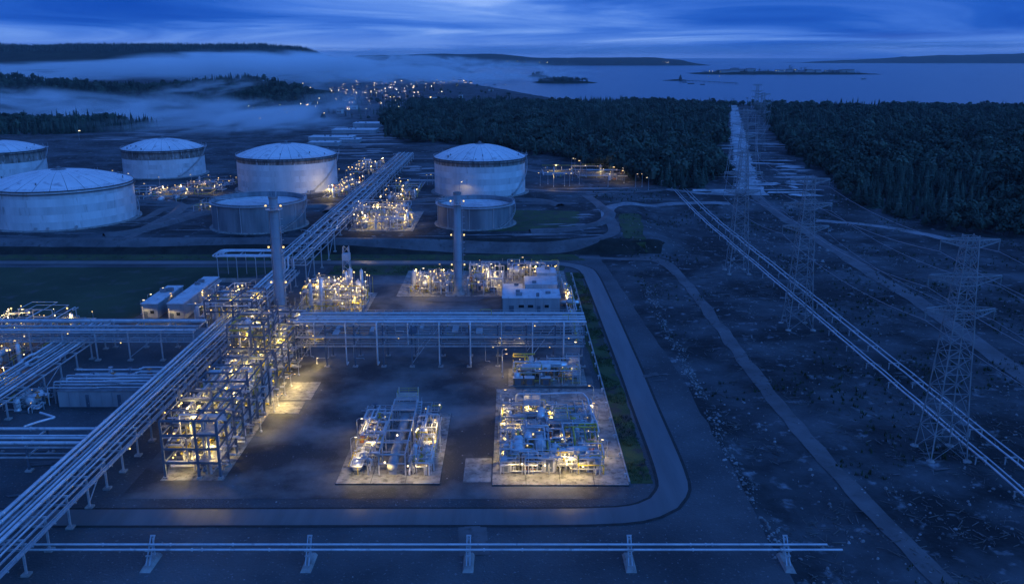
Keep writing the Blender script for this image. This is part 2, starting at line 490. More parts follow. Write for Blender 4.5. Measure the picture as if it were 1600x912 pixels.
def patch(name, pts, material, lift, cell=6.0, wob=0.0, seed=2, into=None):
    """a ground sheet: the polygon is filled with a fan of rows that follow the terrain"""
    P = [(x, y) for x, y in pts]
    m = MB()
    y0, y1 = min(p[1] for p in P), max(p[1] for p in P)
    rows = max(2, int((y1 - y0) / cell))
    vs, fs, prev = [], [], None
    K = max(2, int((max(p[0] for p in P) - min(p[0] for p in P)) / (cell * 1.5)))
    for r in range(rows + 1):
        y = y0 + (y1 - y0) * min(max(r / rows, 1e-4), 1 - 1e-4)
        hit = []
        for i in range(len(P)):
            a, b = P[i], P[(i + 1) % len(P)]
            if (a[1] - y) * (b[1] - y) < 0:
                hit.append(a[0] + (b[0] - a[0]) * (y - a[1]) / (b[1] - a[1]))
        if len(hit) < 2: continue
        xa, xb = min(hit), max(hit)
        if wob:
            xa += wob * nz(y, xa, 7, seed); xb += wob * nz(y, xb, 7, seed + 5)
        row = len(vs)
        for k in range(K + 1):
            x = xa + (xb - xa) * k / K
            vs.append((x, y, hgt(x, y) + lift))
        if prev is not None:
            for k in range(K):
                fs.append((prev + k, prev + k + 1, row + k + 1, row + k))
        prev = row
    if into is not None: return into.add(vs, fs, True)
    m.add(vs, fs, True)
    return struct(m.build(name, material))

# plant platform
patch("gravel_yard", [(-240, 95), (44.2, 95), (44.4, 150), (43.5, 215), (36, 352), (-240, 352)], "gravel", 0.03, wob=1.0)
patch("embankment", [(-245, 352.6), (40, 352.6), (62, 353.5), (66, 361), (50, 362.4), (-245, 362.4)], "dark_bank", 0.07, cell=1.0, wob=1.5)
patch("dark_field", [(-240, 262), (-120, 262), (-112, 300), (-84, 330), (-240, 330)], "dark_field", 0.06)
patch("process_yard", [(-74, 146), (21.5, 146), (19, 330), (-72, 330)], "yard_gravel", 0.06, wob=1.2)
patch("grass_verge", [(23, 152), (27.2, 152), (27.6, 200), (25.8, 322), (20.5, 322), (22, 200)], "grass", 0.10, cell=2.0, wob=0.8)
patch("grass_strip", [(-240, 342), (30, 342), (26, 352.5), (-240, 352.5)], "grass", 0.09, cell=2.0, wob=1.0)
patch("grass_bank", [(-70, 318), (-20, 316), (18, 321), (22, 333), (-70, 333)], "grass", 0.10, cell=2.0, wob=1.0)
a = gg(965, 335); b = gg(1000, 335); c = gg(1010, 392); d = gg(975, 372)
patch("grass_corner", [a[:2], b[:2], c[:2], d[:2]], "grass", 0.10, cell=2.0, wob=1.5)
patch("lagoon_grass", [gg(760, 362)[:2], gg(900, 360)[:2], gg(905, 330)[:2], gg(780, 328)[:2]], "grass", 0.10, cell=2, wob=2)

loop = [(-240, 138.6), (-160, 138.8), (-78, 139.2), (-20, 139.4), (14, 139.6), (25, 141.8), (30.2, 148), (31.6, 158), (31.4, 190), (31.3, 220), (30.4, 290), (29.6, 318), (27.8, 328), (22, 334.5), (12, 337.3), (-20, 338), (-110, 338), (-240, 338)]
ribbon("road_shoulder", loop, 6.9, "shoulder", 0.10)
half = 9
ribbon("loop_road", loop, 5.6, "asphalt", 0.14)
ribbon("road_spur", [(-7, 136.2), (-6.5, 130), (-6.2, 127.0)], 5.0, "track", 0.06, 1.0)
ribbon("dirt_track", [gg(*q) for q in [(1000, 402), (1035, 408), (1062, 430), (1110, 490), (1160, 560), (1230, 650), (1330, 762), (1480, 912), (1520, 945)]], 3.9, "track", 0.10, uneven=0.35, step=1.6)
ribbon("corridor_road", [gg(*q) for q in [(1148, 168), (1153, 200), (1163, 255), (1172, 292), (1195, 318), (1250, 355), (1350, 420), (1450, 482), (1600, 588), (1700, 655)]], 6.2, "track", 0.12, uneven=0.1)
ribbon("far_corridor_road", [gg(*q) for q in [(1147, 168), (1152, 200), (1162, 255), (1171, 290), (1182, 306)]], 13.0, "frosted_gravel", 0.30, uneven=0.5)
ribbon("side_path", [gg(*q) for q in [(1275, 345), (1340, 350), (1400, 358), (1475, 374)]], 6.0, "pale_track", 0.14, uneven=0.4)
ribbon("terrace_road", [gg(*q) for q in [(-60, 377), (200, 376), (500, 378), (800, 381), (915, 376), (955, 366), (957, 350), (938, 322), (915, 305)]], 5.5, "track", 0.12, uneven=0.1)
ribbon("curved_road", [gg(*q) for q in [(949, 340), (952, 326), (975, 319), (1050, 319), (1140, 318)]], 6.5, "pale_track", 0.16, uneven=0.1)
ribbon("crossing_path", [gg(*q) for q in [(1040, 296), (1090, 302), (1150, 305)]], 5, "pale_track", 0.14, uneven=0.2)
ribbon("toe_road", [gg(*q) for q in [(905, 402), (980, 405), (1030, 409), (1060, 430)]], 4.0, "track", 0.13, uneven=0.1)
for i, (q, w) in enumerate([([(-40, 320), (300, 321), (560, 319), (900, 318)], 4.5), ([(60, 350), (210, 345), (262, 325), (330, 322)], 5), ([(530, 248), (700, 249), (800, 262), (880, 275)], 8), ([(200, 372), (250, 350), (310, 328)], 4), ([(820, 296), (900, 300), (985, 300), (1040, 296)], 6), ([(640, 282), (720, 282)], 7)]):
    ribbon("service_road", [gg(*p) for p in q], w, "track" if i != 5 else "pale_track", 0.10, uneven=0.2, seed=i)
random.seed(11)
def streaks(region, n, lmin, lmax, wmin, wmax, seed, mt="pale_track", cell=1.2):
    r_ = random.Random(seed)
    P_ = [gg(*p)[:2] for p in region]
    x0, x1 = min(p[0] for p in P_), max(p[0] for p in P_); y0, y1 = min(p[1] for p in P_), max(p[1] for p in P_)
    k = 0; mb_ = MB()
    for _ in range(n * 12):
        if k >= n: break
        x, y = r_.uniform(x0, x1), r_.uniform(y0, y1)
        ok = False
        for i in range(len(P_)):
            a_, b_ = P_[i], P_[i - 1]
            if (a_[1] > y) != (b_[1] > y) and x < (b_[0] - a_[0]) * (y - a_[1]) / (b_[1] - a_[1]) + a_[0]: ok = not ok
        if not ok: continue
        k += 1
        l, w = r_.uniform(lmin, lmax), r_.uniform(wmin, wmax)
        sk = r_.uniform(-.3, .3) * w
        patch("bare_ground", [(x - l * .5, y + sk), (x - l * .2, y - w * .5), (x + l * .3, y - w * .4), (x + l * .5, y - sk), (x + l * .25, y + w * .5), (x - l * .3, y + w * .4)], mt, 0.12 + 0.005 * k, cell=max(cell, w / 9), wob=w * .35, seed=seed + k * 1.7, into=mb_)
    return struct(mb_.build("bare_ground", mt))
streaks([(850, 350), (945, 352), (930, 368), (840, 366)], 9, 5, 16, 1.2, 3.5, 1.1)
streaks([(660, 367), (880, 364), (880, 372), (690, 374)], 10, 10, 34, .8, 2.2, 2.1)
streaks([(860, 322), (945, 326), (940, 345), (870, 338)], 8, 4, 14, 1.2, 4, 3.1)
streaks([(500, 200), (592, 192), (602, 228), (470, 228)], 34, 14, 60, 4, 16, 4.1, cell=2)
streaks([(530, 226), (605, 230), (588, 247), (528, 244)], 12, 10, 40, 4, 10, 5.1, cell=2)
streaks([(640, 258), (680, 254), (680, 276), (636, 278)], 9, 8, 22, 5, 12, 6.1, cell=2)
streaks([(1205, 252), (1275, 268), (1305, 325), (1235, 302)], 24, 6, 24, 2.5, 9, 7.1, "frosted_gravel")
streaks([(985, 560), (1045, 580), (1040, 600), (1000, 590)], 8, 1.5, 5, .5, 1.6, 8.1, "track", .4)
streaks([(120, 222), (260, 200), (345, 196), (240, 226)], 22, 20, 70, 3, 9, 9.1, cell=2)
streaks([(0, 352), (330, 340), (330, 370), (0, 372)], 16, 8, 34, .7, 2.0, 10.1)
streaks([(210, 300), (340, 296), (330, 340), (230, 345)], 16, 6, 26, .8, 2.4, 11.1)
streaks([(540, 300), (690, 300), (690, 322), (560, 322)], 10, 8, 30, 1, 3, 12.1)
streaks([(820, 290), (1000, 296), (1030, 312), (840, 312)], 16, 8, 30, 1, 3.5, 13.1)
streaks([(1060, 330), (1250, 420), (1330, 600), (1130, 560), (1050, 430)], 26, 2, 9, .4, 1.5, 14.1, "track", .5)
streaks([(1330, 400), (1560, 560), (1560, 900), (1250, 660)], 22, 1.5, 6, .4, 1.2, 15.1, "track", .4)
# ragged bare streaks across the power-line clearing
mb_ = MB()
for i in range(64):
    f = random.random()
    yy = 172 + 130 * f ** 1.3
    side = random.choice((-1, 1))
    cx = 1150 + 16 * f + side * random.uniform(8, 26 + 60 * f)
    if side < 0 and cx < 1128 - 5 * f: cx = 1132
    p = gg(cx, yy)
    l = random.uniform(12, 45); w = random.uniform(2, 7)
    patch("bare_streak", [(p[0] - l / 2, p[1] - w / 2), (p[0] + l / 2, p[1] - w / 2 + random.uniform(-2, 2)), (p[0] + l * .4, p[1] + w / 2), (p[0] - l * .45, p[1] + w * .4)], "pale_track", 0.22 + .004 * i, cell=1.2, wob=2.5, seed=i, into=mb_)
struct(mb_.build("bare_streaks", "frosted_gravel"))

# dusty and pale patches on the yard
streaks([(460, 500), (780, 490), (770, 460), (560, 440)], 10, 8, 26, 3, 9, 23.1, "pale_gravel", .8)
streaks([(0, 640), (90, 640), (140, 760), (0, 800)], 8, 3, 10, 1, 3, 24.1, "pale_gravel", .6)

# ------------------------------------------------------------------ distant hills and islands
def interp(tab, x):
    if x <= tab[0][0]: return tab[0][1]
    for (a, b), (c, d) in zip(tab, tab[1:]):
        if x <= c:
            t = (x - a) / (c - a); t = t * t * (3 - 2 * t)
            return b + (d - b) * t
    return tab[-1][1]
HILLS = {}
def hill(name, x0, x1, yc, half, tab, base, seed, dx, rough):
    """a ridge: tab gives crest height by x; falls away front and back"""
    def hf(x, y):
        u = (y - yc) / half
        k = max(0.0, 1 - u * u) ** 1.3
        return base + interp(tab, x) * k + rough * k * (nz(x, y, half * .45, seed) + .5 * nz(x, y, half * .17, seed + 2))
    m = MB()
    X = axis([(x0, x1, dx)]); Y = axis([(yc - half, yc + half, half / 9)])
    n = len(X)
    m.add([(x, y, hf(x, y)) for y in Y for x in X], [(j * n + i, j * n + i + 1, (j + 1) * n + i + 1, (j + 1) * n + i) for j in range(len(Y) - 1) for i in range(n - 1)], True)
    HILLS[name] = hf
    return struct(m.build(name, "far_wood"))
def at(px, Y): return (px - 800) / F * (Y * CP + 75 * SP)
Y1 = 1750
hill("wooded_hill", at(-250, Y1), at(545, Y1), Y1, 420, [(at(-250, Y1), 50), (at(0, Y1), 43), (at(75, Y1), 34), (at(200, Y1), 26), (at(290, Y1), 26), (at(385, Y1), 41), (at(450, Y1), 26), (at(500, Y1), 8), (at(545, Y1), 0)], -6, 4.4, 22, 4)
Y2 = 4300
hill("far_hill", at(-300, Y2), at(545, Y2), Y2, 900, [(at(-300, Y2), 138), (at(0, Y2), 142), (at(60, Y2), 132), (at(230, Y2), 136), (at(400, Y2), 138), (at(470, Y2), 122), (at(515, Y2), 80), (at(545, Y2), 10)], -10, 6.1, 60, 9)
Y3 = 9500
hill("far_shore", at(560, Y3), at(1100, Y3), Y3, 700, [(at(560, Y3), 100), (at(700, Y3), 120), (at(760, Y3), 115), (at(850, Y3), 78), (at(1000, Y3), 82), (at(1060, Y3), 62), (at(1100, Y3), 0)], -14, 1.1, 130, 12)
Y4 = 12500
hill("headland", at(1230, Y4), at(1900, Y4), Y4, 700, [(at(1230, Y4), 0), (at(1330, Y4), 38), (at(1420, Y4), 92), (at(1600, Y4), 125), (at(1900, Y4), 150)], -14, 8.8, 150, 14)
Y5 = 3150
hill("near_island", at(826, Y5), at(938, Y5), Y5, 150, [(at(826, Y5), 0), (at(850, Y5), 8), (at(885, Y5), 11), (at(915, Y5), 5), (at(938, Y5), 0)], -12, 2.7, 12, 3)
hill("small_skerry", at(818, 4000), at(862, 4000), 4000, 60, [(at(818, 4000), 0), (at(840, 4000), 15), (at(862, 4000), 0)], -12, 2.7, 12, 3)
Y6 = 4750
hill("harbour_island", at(1080, Y6), at(1365, Y6), Y6, 300, [(at(1080, Y6), 3), (at(1110, Y6), 10), (at(1160, Y6), 15), (at(1240, Y6), 11), (at(1310, Y6), 8), (at(1365, Y6), 2)], -11.5, 7.7, 25, 3)
hill("low_skerry", at(1036, 3400), at(1078, 3400), 3400, 25, [(at(1036, 3400), 2), (at(1060, 3400), 6), (at(1078, 3400), 2)], -11, 3.7, 8, 1.5)
hill("peninsula", at(640, 5200), at(745, 5200), 5200, 260, [(at(640, 5200), 40), (at(690, 5200), 34), (at(745, 5200), 0)], -12, 9.7, 25, 5)

# ------------------------------------------------------------------ trees
def conifer_crown(seed, h=15.0, r=2.6, layers=11):
    rnd = random.Random(seed)
    m = MB()
    z0 = h * 0.10
    m.lathe([(r * .42, z0), (r * .34, h * .4), (r * .16, h * .72), (0.02, h * .97)], (0, 0, 0), 6, smooth=False)
    for k in range(layers):
        f = k / (layers - 1)
        z = z0 + (h - z0) * (f * .97)
        rr = r * (1 - f) ** 0.85 * rnd.uniform(.8, 1.15) + .14
        nb = 8 if f < .6 else 6
        a0 = rnd.uniform(0, 6.3)
        for b in range(nb):
            a = a0 + 2 * math.pi * b / nb + rnd.uniform(-.25, .25)
            rl = rr * rnd.uniform(.65, 1.2)
            w = rl * .42 + .12
            dz = -rl * rnd.uniform(.2, .5)
            c, s = math.cos(a), math.sin(a)
            tip = (c * rl, s * rl, z + dz)
            mid = rl * .55
            p1 = (c * mid - s * w, s * mid + c * w, z + dz * .45 - .15)
            p2 = (c * mid + s * w, s * mid - c * w, z + dz * .45 - .15)
            top = (c * rl * .12, s * rl * .12, z + h / layers * .6)
            m.add([top, p1, tip, p2], [(0, 1, 2), (0, 2, 3)])
    return m
def leafy_crown(seed, h=13.0, r=3.2, clumps=17):
    rnd = random.Random(seed)
    m = MB()
    for k in range(clumps):
        t = rnd.uniform(0, 6.3); q = math.sqrt(rnd.random())
        zc = h * rnd.uniform(.34, .92) ** .8
        env = math.sin(math.pi * min(1, max(0.1, (zc / h - .22) / .8))) ** .6
        cx, cy_ = math.cos(t) * q * r * env * .8, math.sin(t) * q * r * env * .8
        cr = r * rnd.uniform(.30, .48)
        for j in range(15):
            d = Vector((rnd.gauss(0, 1), rnd.gauss(0, 1), rnd.gauss(.65, .8))).normalized()
            c = Vector((cx, cy_, zc)) + d * cr * rnd.uniform(.6, 1.05)
            u = d.orthogonal().normalized(); u.rotate(__import__("mathutils").Quaternion(d, rnd.uniform(0, 6.3)))
            v = d.cross(u)
            s = cr * rnd.uniform(.32, .6)
            m.add([c - u * s, c + v * s * .8, c + u * s, c - v * s * .8], [(0, 1, 2, 3)])
    m.lathe([(r * .3, h * .3), (r * .5, h * .55), (r * .3, h * .8)], (0, 0, 0), 6, smooth=False)
    return m
CROWNS = []
for i, (h, r) in enumerate([(14, 3.0), (12.5, 2.8), (16, 3.2), (10.5, 2.8), (13, 3.5)]):
    CROWNS.append((conifer_crown(20 + i, h, r).mesh("crown", "needles" if i != 3 else "needles_pale"), h))
for i, (h, r) in enumerate([(10.5, 4.6), (9, 4.0), (12, 5.2)]):
    CROWNS.append((leafy_crown(40 + i, h, r).mesh("crown", "needles_pale" if i != 1 else "needles"), h))
tm = MB(); tm.tube([(0, 0, -.4), (0.05, 0, 3), (0, 0.05, 9)], 0.26, 6, r2=0.08)
for a in range(4):
    tm.beam((0, 0, 2.6 + a), (math.cos(a * 1.9) * 1.2, math.sin(a * 1.9) * 1.2, 3.6 + a), 0.09)
TRUNK = tm.mesh("trunk", "bark")
CROWN_OBJ = {}
def tree(p, kind, s, rz, label, group):
    o = thing("tree" if kind > 4 else "conifer_tree", label, "tree", p, group)
    o.rotation_euler = (0, 0, rz); o.scale = (s, s, s)
    link("trunk", TRUNK, o)
    c = link("crown", CROWNS[kind][0], o)
    CROWN_OBJ.setdefault(kind, c)
    return o
def inside(P, x, y):
    r = False
    for i in range(len(P)):
        a, b = P[i], P[i - 1]
        if (a[1] > y) != (b[1] > y) and x < (b[0] - a[0]) * (y - a[1]) / (b[1] - a[1]) + a[0]: r = not r
    return r
def grow(P, step_fn, seed, hf=hgt, edge=None):
    rnd = random.Random(seed)
    y = min(p[1] for p in P); y1 = max(p[1] for p in P)
    x0, x1 = min(p[0] for p in P), max(p[0] for p in P)
    out = []
    while y < y1:
        st = step_fn(y)
        x = x0
        while x < x1:
            px, py = x + rnd.uniform(-.5, .5) * st, y + rnd.uniform(-.5, .5) * st
            wob = 14 * nz(px, py, 60, seed) + 6 * nz(px, py, 17, seed)
            if inside(P, px + wob, py + wob * .6) and rnd.random() < .94:
                conif = nz(px, py, 120, seed + 4) > .18
                k = rnd.choice((0, 1, 2, 3, 4)) if (conif or rnd.random() < .16) else rnd.choice((5, 6, 7))
                out.append((px, py, hf(px, py) - .3, rnd.choice((.45, .6, .72, .85, 1.05)) * rnd.uniform(.85, 1.15) * (1 + .22 * nz(px, py, 55, 8)), rnd.uniform(0, 6.3), k))
            x += st
        y += st * .9
    return out
def forest_object(name, pts, label):
    me = bpy.data.meshes.new(name)
    me.from_pydata([p[:3] for p in pts], [], [])
    for an, ty, col in (("tree_scale", "FLOAT", 3), ("tree_turn", "FLOAT", 4), ("tree_kind", "INT", 5)):
        at_ = me.attributes.new(an, ty, "POINT")
        at_.data.foreach_set("value", [p[col] for p in pts])
    o = link(name, me)
    tag(o, label, "forest", kind="stuff")
    ng = bpy.data.node_groups.new("forest_nodes", "GeometryNodeTree")
    ng.interface.new_socket("Geometry", in_out="INPUT", socket_type="NodeSocketGeometry")
    ng.interface.new_socket("Geometry", in_out="OUTPUT", socket_type="NodeSocketGeometry")
    n = ng.nodes
    gi, go = n.new("NodeGroupInput"), n.new("NodeGroupOutput")
    jn = n.new("GeometryNodeJoinGeometry")
    for k in sorted(CROWN_OBJ, reverse=True):
        oi = n.new("GeometryNodeObjectInfo")
        oi.inputs["Object"].default_value = CROWN_OBJ[k]
        oi.inputs["As Instance"].default_value = True
        ng.links.new(oi.outputs["Geometry"], jn.inputs[0])
    ip = n.new("GeometryNodeInstanceOnPoints")
    ip.inputs["Pick Instance"].default_value = True
    def attr(nm, ty):
        a_ = n.new("GeometryNodeInputNamedAttribute"); a_.data_type = ty
        a_.inputs["Name"].default_value = nm
        return a_.outputs[0]
    ng.links.new(gi.outputs[0], ip.inputs["Points"])
    ng.links.new(jn.outputs[0], ip.inputs["Instance"])
    ng.links.new(attr("tree_kind", "INT"), ip.inputs["Instance Index"])
    cx_ = n.new("ShaderNodeCombineXYZ")
    ng.links.new(attr("tree_turn", "FLOAT"), cx_.inputs[2])
    er = n.new("FunctionNodeEulerToRotation")
    ng.links.new(cx_.outputs[0], er.inputs[0])
    ng.links.new(er.outputs[0], ip.inputs["Rotation"])
    ng.links.new(attr("tree_scale", "FLOAT"), ip.inputs["Scale"])
    ng.links.new(ip.outputs[0], go.inputs[0])
    md = o.modifiers.new("trees", "NODES")
    md.node_group = ng
    return o
def gp2(*q): return [gg(*p)[:2] for p in q]
grove = gp2((602, 214), (640, 222), (720, 226), (800, 235), (860, 246), (920, 262), (985, 284), (1060, 296), (1112, 294), (1120, 262), (1127, 225), (1133, 190), (1138, 172))
grove += [(at(1140, 1520), 1520), (at(1000, 1600), 1600), (at(700, 1640), 1640), (at(598, 1560), 1560)]
wood = gp2((1600, 372), (1500, 360), (1400, 342), (1320, 305), (1270, 262), (1222, 225), (1205, 200), (1192, 182), (1180, 168))
wood += [(at(1172, 1480), 1480), (at(1300, 1480), 1480), (at(1700, 1400), 1400), (at(1750, 420), 420)]
pg = grow(grove, lambda y: 5.2 if y < 800 else 6.2, 3)
pw = grow(wood, lambda y: 5.0 if y < 700 else 6.2, 4)
def split_front(pts, poly, n):
    """the trees nearest the observer along each strip of bearing become trees of their own"""
    best = {}
    for i, p in enumerate(pts):
        b = round(math.atan2(p[0], p[1]) / 0.0028)
        best.setdefault(b, []).append((p[1], i))
    pick = []
    for b, l in best.items():
        l.sort(); pick += [(d, i) for d, i in l[:2]]
    pick.sort()
    ids = {i for d, i in pick[:n]}
    return [p for i, p in enumerate(pts) if i in ids], [p for i, p in enumerate(pts) if i not in ids]
fg, rg = split_front(pg, grove, 150)
fw, rw = split_front(pw, wood, 140)
for k in range(8):
    pass
for p in fg: tree(p[:3], p[5], p[3], p[4], ("dark pointed conifer" if p[5] < 5 else "round leafy tree") + " on the front edge of the wood behind the storage tanks", "trees on the edge of the wood behind the tanks")
for p in fw: tree(p[:3], p[5], p[3], p[4], ("dark pointed conifer" if p[5] < 5 else "round leafy tree") + " on the front edge of the wood beyond the pylons", "trees on the edge of the wood beyond the pylons")
for k in range(8):
    if k not in CROWN_OBJ:
        p = gg(1100 + k, 290); tree(p, k, 1.0, k, "dark tree on the front edge of the wood behind the storage tanks", "trees on the edge of the wood behind the tanks")
forest_object("forest", rg, "dense dark wood between the storage tanks and the bay")
forest_object("forest", rw, "dense dark wood beyond the pylons reaching down to the water")
hf = HILLS["wooded_hill"]
ph = [p for p in grow([(at(-120, 1500), 1400), (at(540, 1600), 1400), (at(545, 1800), 1850), (at(-120, 1800), 1850)], lambda y: 11, 6, hf) if p[2] > -4]
forest_object("forest", ph, "misty wood covering the lower hill behind the tanks")
strip = [(at(-150, 900), 860), (at(60, 900), 880), (at(200, 900), 905), (at(260, 1000), 1000), (at(120, 1050), 1090), (at(-150, 1050), 1100)]
forest_object("forest", grow(strip, lambda y: 6.5, 9), "dark strip of wood in the mist beyond the round tanks")
hf2 = HILLS["far_hill"]
rnd = random.Random(5)
pf = []
for i in range(5200):
    x = rnd.uniform(at(-80, Y2), at(535, Y2)); y = Y2 + rnd.uniform(-330, 120)
    pf.append((x, y, hf2(x, y) - 2, rnd.uniform(.8, 1.4), rnd.uniform(0, 6), rnd.randrange(5)))
forest_object("forest", pf, "wooded crest of the long hill under the clouds")
pi = []
for nm, n in (("near_island", 700), ("harbour_island", 420), ("small_skerry", 90), ("peninsula", 700)):
    hfi = HILLS[nm]
    o = bpy.data.objects[nm]
    bx = [Vector(v.co) for v in o.data.vertices]
    x0, x1 = min(v.x for v in bx), max(v.x for v in bx); y0, y1 = min(v.y for v in bx), max(v.y for v in bx)
    for i in range(n):
        x, y = rnd.uniform(x0, x1), rnd.uniform(y0, y1)
        z = hfi(x, y)
        if z > SEA + 4.5 and (nm != "harbour_island" or rnd.random() < .5): pi.append((x, y, z - .3, rnd.uniform(.7, 1.2), rnd.uniform(0, 6), rnd.randrange(8)))
forest_object("forest", pi, "scattered dark trees on the islands in the bay")
# roadside scrub at the far mouth of the clearing
pb = []
for i in range(160):
    p = gg(rnd.uniform(1128, 1185), rnd.uniform(158, 166))
    pb.append((p[0], p[1], p[2] - .5, rnd.uniform(.35, .8), rnd.uniform(0, 6), rnd.randrange(8)))
for i in range(240):
    p = gg(rnd.uniform(470, 800), rnd.uniform(128, 190)); pb.append((p[0], p[1], p[2] - .3, rnd.uniform(.5, .9), rnd.uniform(0, 6), rnd.randrange(8)))
forest_object("scrub", pb, "low trees and scrub among the town houses and along the shore")
# ------------------------------------------------------------------ storage tanks
def ring_part(parent, name, c, prof, material, n=64):
    m = MB(); m.lathe(prof, c, n); return m.build(name, material, parent)
def spiral_stair(parent, c, R_, h, a0, a1):
    m = MB()
    n = int(h / 0.45)
    prev = None
    for i in range(n + 1):
        a = a0 + (a1 - a0) * i / n; z = c[2] + 0.3 + (h - 0.3) * i / n
        u = Vector((math.cos(a), math.sin(a), 0))
        p = Vector(c) + u * (R_ + .65); p.z = z
        m.cbox(p.x, p.y, z, 1.15, .55, .07, a)
        q = Vector(c) + u * (R_ + 1.2); q.z = z
        if prev is not None:
            m.beam(prev, q, .12, .25)
            m.beam(prev + Vector((0, 0, 1.05)), q + Vector((0, 0, 1.05)), .08)
        if i % 3 == 0: m.beam(q, q + Vector((0, 0, 1.05)), .06)
        prev = q
    return m.build("stairway", "galvanised", parent)
def rim_railing(parent, c, R_, z, n=72, mt="galvanised"):
    m = MB()
    pts = [(c[0] + R_ * math.cos(2 * math.pi * i / n), c[1] + R_ * math.sin(2 * math.pi * i / n), z) for i in range(n + 1)]
    for k in (0.55, 1.1):
        m.tube([(x, y, zz_ + k) for x, y, zz_ in pts], .045, 4, caps=False)
    for x, y, zz_ in pts[:-1]: m.beam((x, y, zz_), (x, y, zz_ + 1.12), .06)
    return m.build("railing", mt, parent)
def dome_tank(cx, cy_, R_, h, rise, label, courses=6, stain=1, seed=1, stair=(-0.6, 0.5)):
    z0 = hgt(cx, cy_)
    c = (cx, cy_, z0)
    t = thing("storage_tank", label, "storage tank", c, "domed storage tanks")
    ring_part(t, "foundation_ring", c, [(R_ + 2.2, -1.0), (R_ + 2.2, .28), (R_ + .02, .42)], "worn_concrete")
    z = .3
    ch = (h - .3) / courses
    for k in range(courses):
        rr = R_ - 0.035 * k
        top = z + ch - .05
        mt = "stained_band" if k >= courses - stain else ("tank_paint", "tank_paint_worn")[(k + seed) % 2]
        ring_part(t, "shell_course", c, [(rr, z), (rr, top + .04)], mt)
        z += ch
    ring_part(t, "wind_girder", c, [(R_ - .1, h - 1.5), (R_ + .75, h - 1.5), (R_ + .75, h - 1.25), (R_ - .1, h - 1.2)], "dark_steel")
    ring_part(t, "roof_edge", c, [(R_ - .2, h - .35), (R_ + .35, h - .35), (R_ + .35, h + .02), (R_ - .3, h + .06)], "dark_steel")
    ring_part(t, "roof_deck", c, [(R_ * f, h - .06 + rise * (1 - f * f)) for f in (1, .8, .6, .4, .2, .02)], "dark_steel", 48)
    NP = 28
    m = MB()
    da = math.pi / NP - 0.0035
    m.lathe([(R_ * f, h + .03 + rise * (1 - f * f)) for f in (1.0, .82, .64, .46, .28, .09)], (0, 0, 0), 2, -da, da, smooth=False)
    me = m.mesh("roof_panel", "roof_paint")
    for k in range(NP): link("roof_panel", me, t, (0, 0, 0), 2 * math.pi * k / NP)
    m = MB(); zt = z0 + h + rise
    m.lathe([(R_ * .12, -.2), (R_ * .10, .25), (.9, .45), (.9, 1.1), (1.3, 1.15), (.02, 1.7)], (cx, cy_, zt - .05), 14)
    m.build("roof_vent", "weathered_steel", t)
    rim_railing(t, (cx, cy_), R_ + .25, z0 + h)
    rnd = random.Random(seed)
    for k in range(9):
        a = rnd.uniform(0, 6.3); rr = R_ * rnd.uniform(.8, .95)
        zz_ = z0 + h + rise * (1 - (rr / R_) ** 2)
        m = MB(); x, y = cx + rr * math.cos(a), cy_ + rr * math.sin(a)
        m.tube([(x, y, zz_ - .1), (x, y, zz_ + rnd.uniform(.6, 1.3))], rnd.uniform(.18, .4), 8)
        m.build("roof_nozzle", "weathered_steel", t)
    # walkway landing at the stair head with posts
    a = stair[1]
    u = Vector((math.cos(a), math.sin(a), 0)); v = Vector((-u.y, u.x, 0))
    m = MB(); p = Vector((cx, cy_, z0 + h + .1)) + u * (R_ + .3)
    m.cbox(p.x, p.y, p.z, 3.2, 3.6, .14, a)
    for s1 in (-1, 1):
        for s2 in (-1, 0, 1):
            q = p + u * 1.4 * s1 + v * 1.6 * s2
            m.beam(q, q + Vector((0, 0, 2.6 if s2 == 0 else 1.2)), .12)
    m.beam(p + u * 1.4 + v * 1.6 + Vector((0, 0, 1.2)), p + u * 1.4 - v * 1.6 + Vector((0, 0, 1.2)), .1)
    m.build("landing", "galvanised", t)
    spiral_stair(t, c, R_, h, *stair)
    for k in range(4):   # shell nozzles and manways near the ground on the near side
        a = -math.pi / 2 + rnd.uniform(-.9, .9)
        u = Vector((math.cos(a), math.sin(a), 0))
        m = MB(); q = Vector(c) + u * (R_ - .1); q.z = z0 + 1.3
        m.tube([q, q + u * 1.1], .45, 10); m.tube([q + u * .9, q + u * 1.12], .65, 10)
        m.build("manway", "pipe_dull", t)
    return t
dome_tank(-214, 408.5, 32, 17.6, 5.9, "broad white tank nearest the grass strip, dark patch round its roof vent", 5, 0, 1, (0.15, 1.5))
dome_tank(-330, 559, 27, 17.5, 5.5, "white domed tank cut by the picture edge behind the broad one", 5, 2, 2)
dome_tank(-229, 571.5, 25.5, 17.4, 5.9, "white domed tank standing alone in front of the misty wood", 6, 2, 3, (-.9, .2))
dome_tank(-132, 509.3, 28.5, 19.8, 6.2, "white domed tank with dark stained upper band beside the long pipe rack", 6, 1, 4, (-.9, .15))
dome_tank(-18.4, 496, 26, 20.0, 7.0, "tall white domed tank before the wood, sooty rim", 6, 1, 5, (-.8, .25))

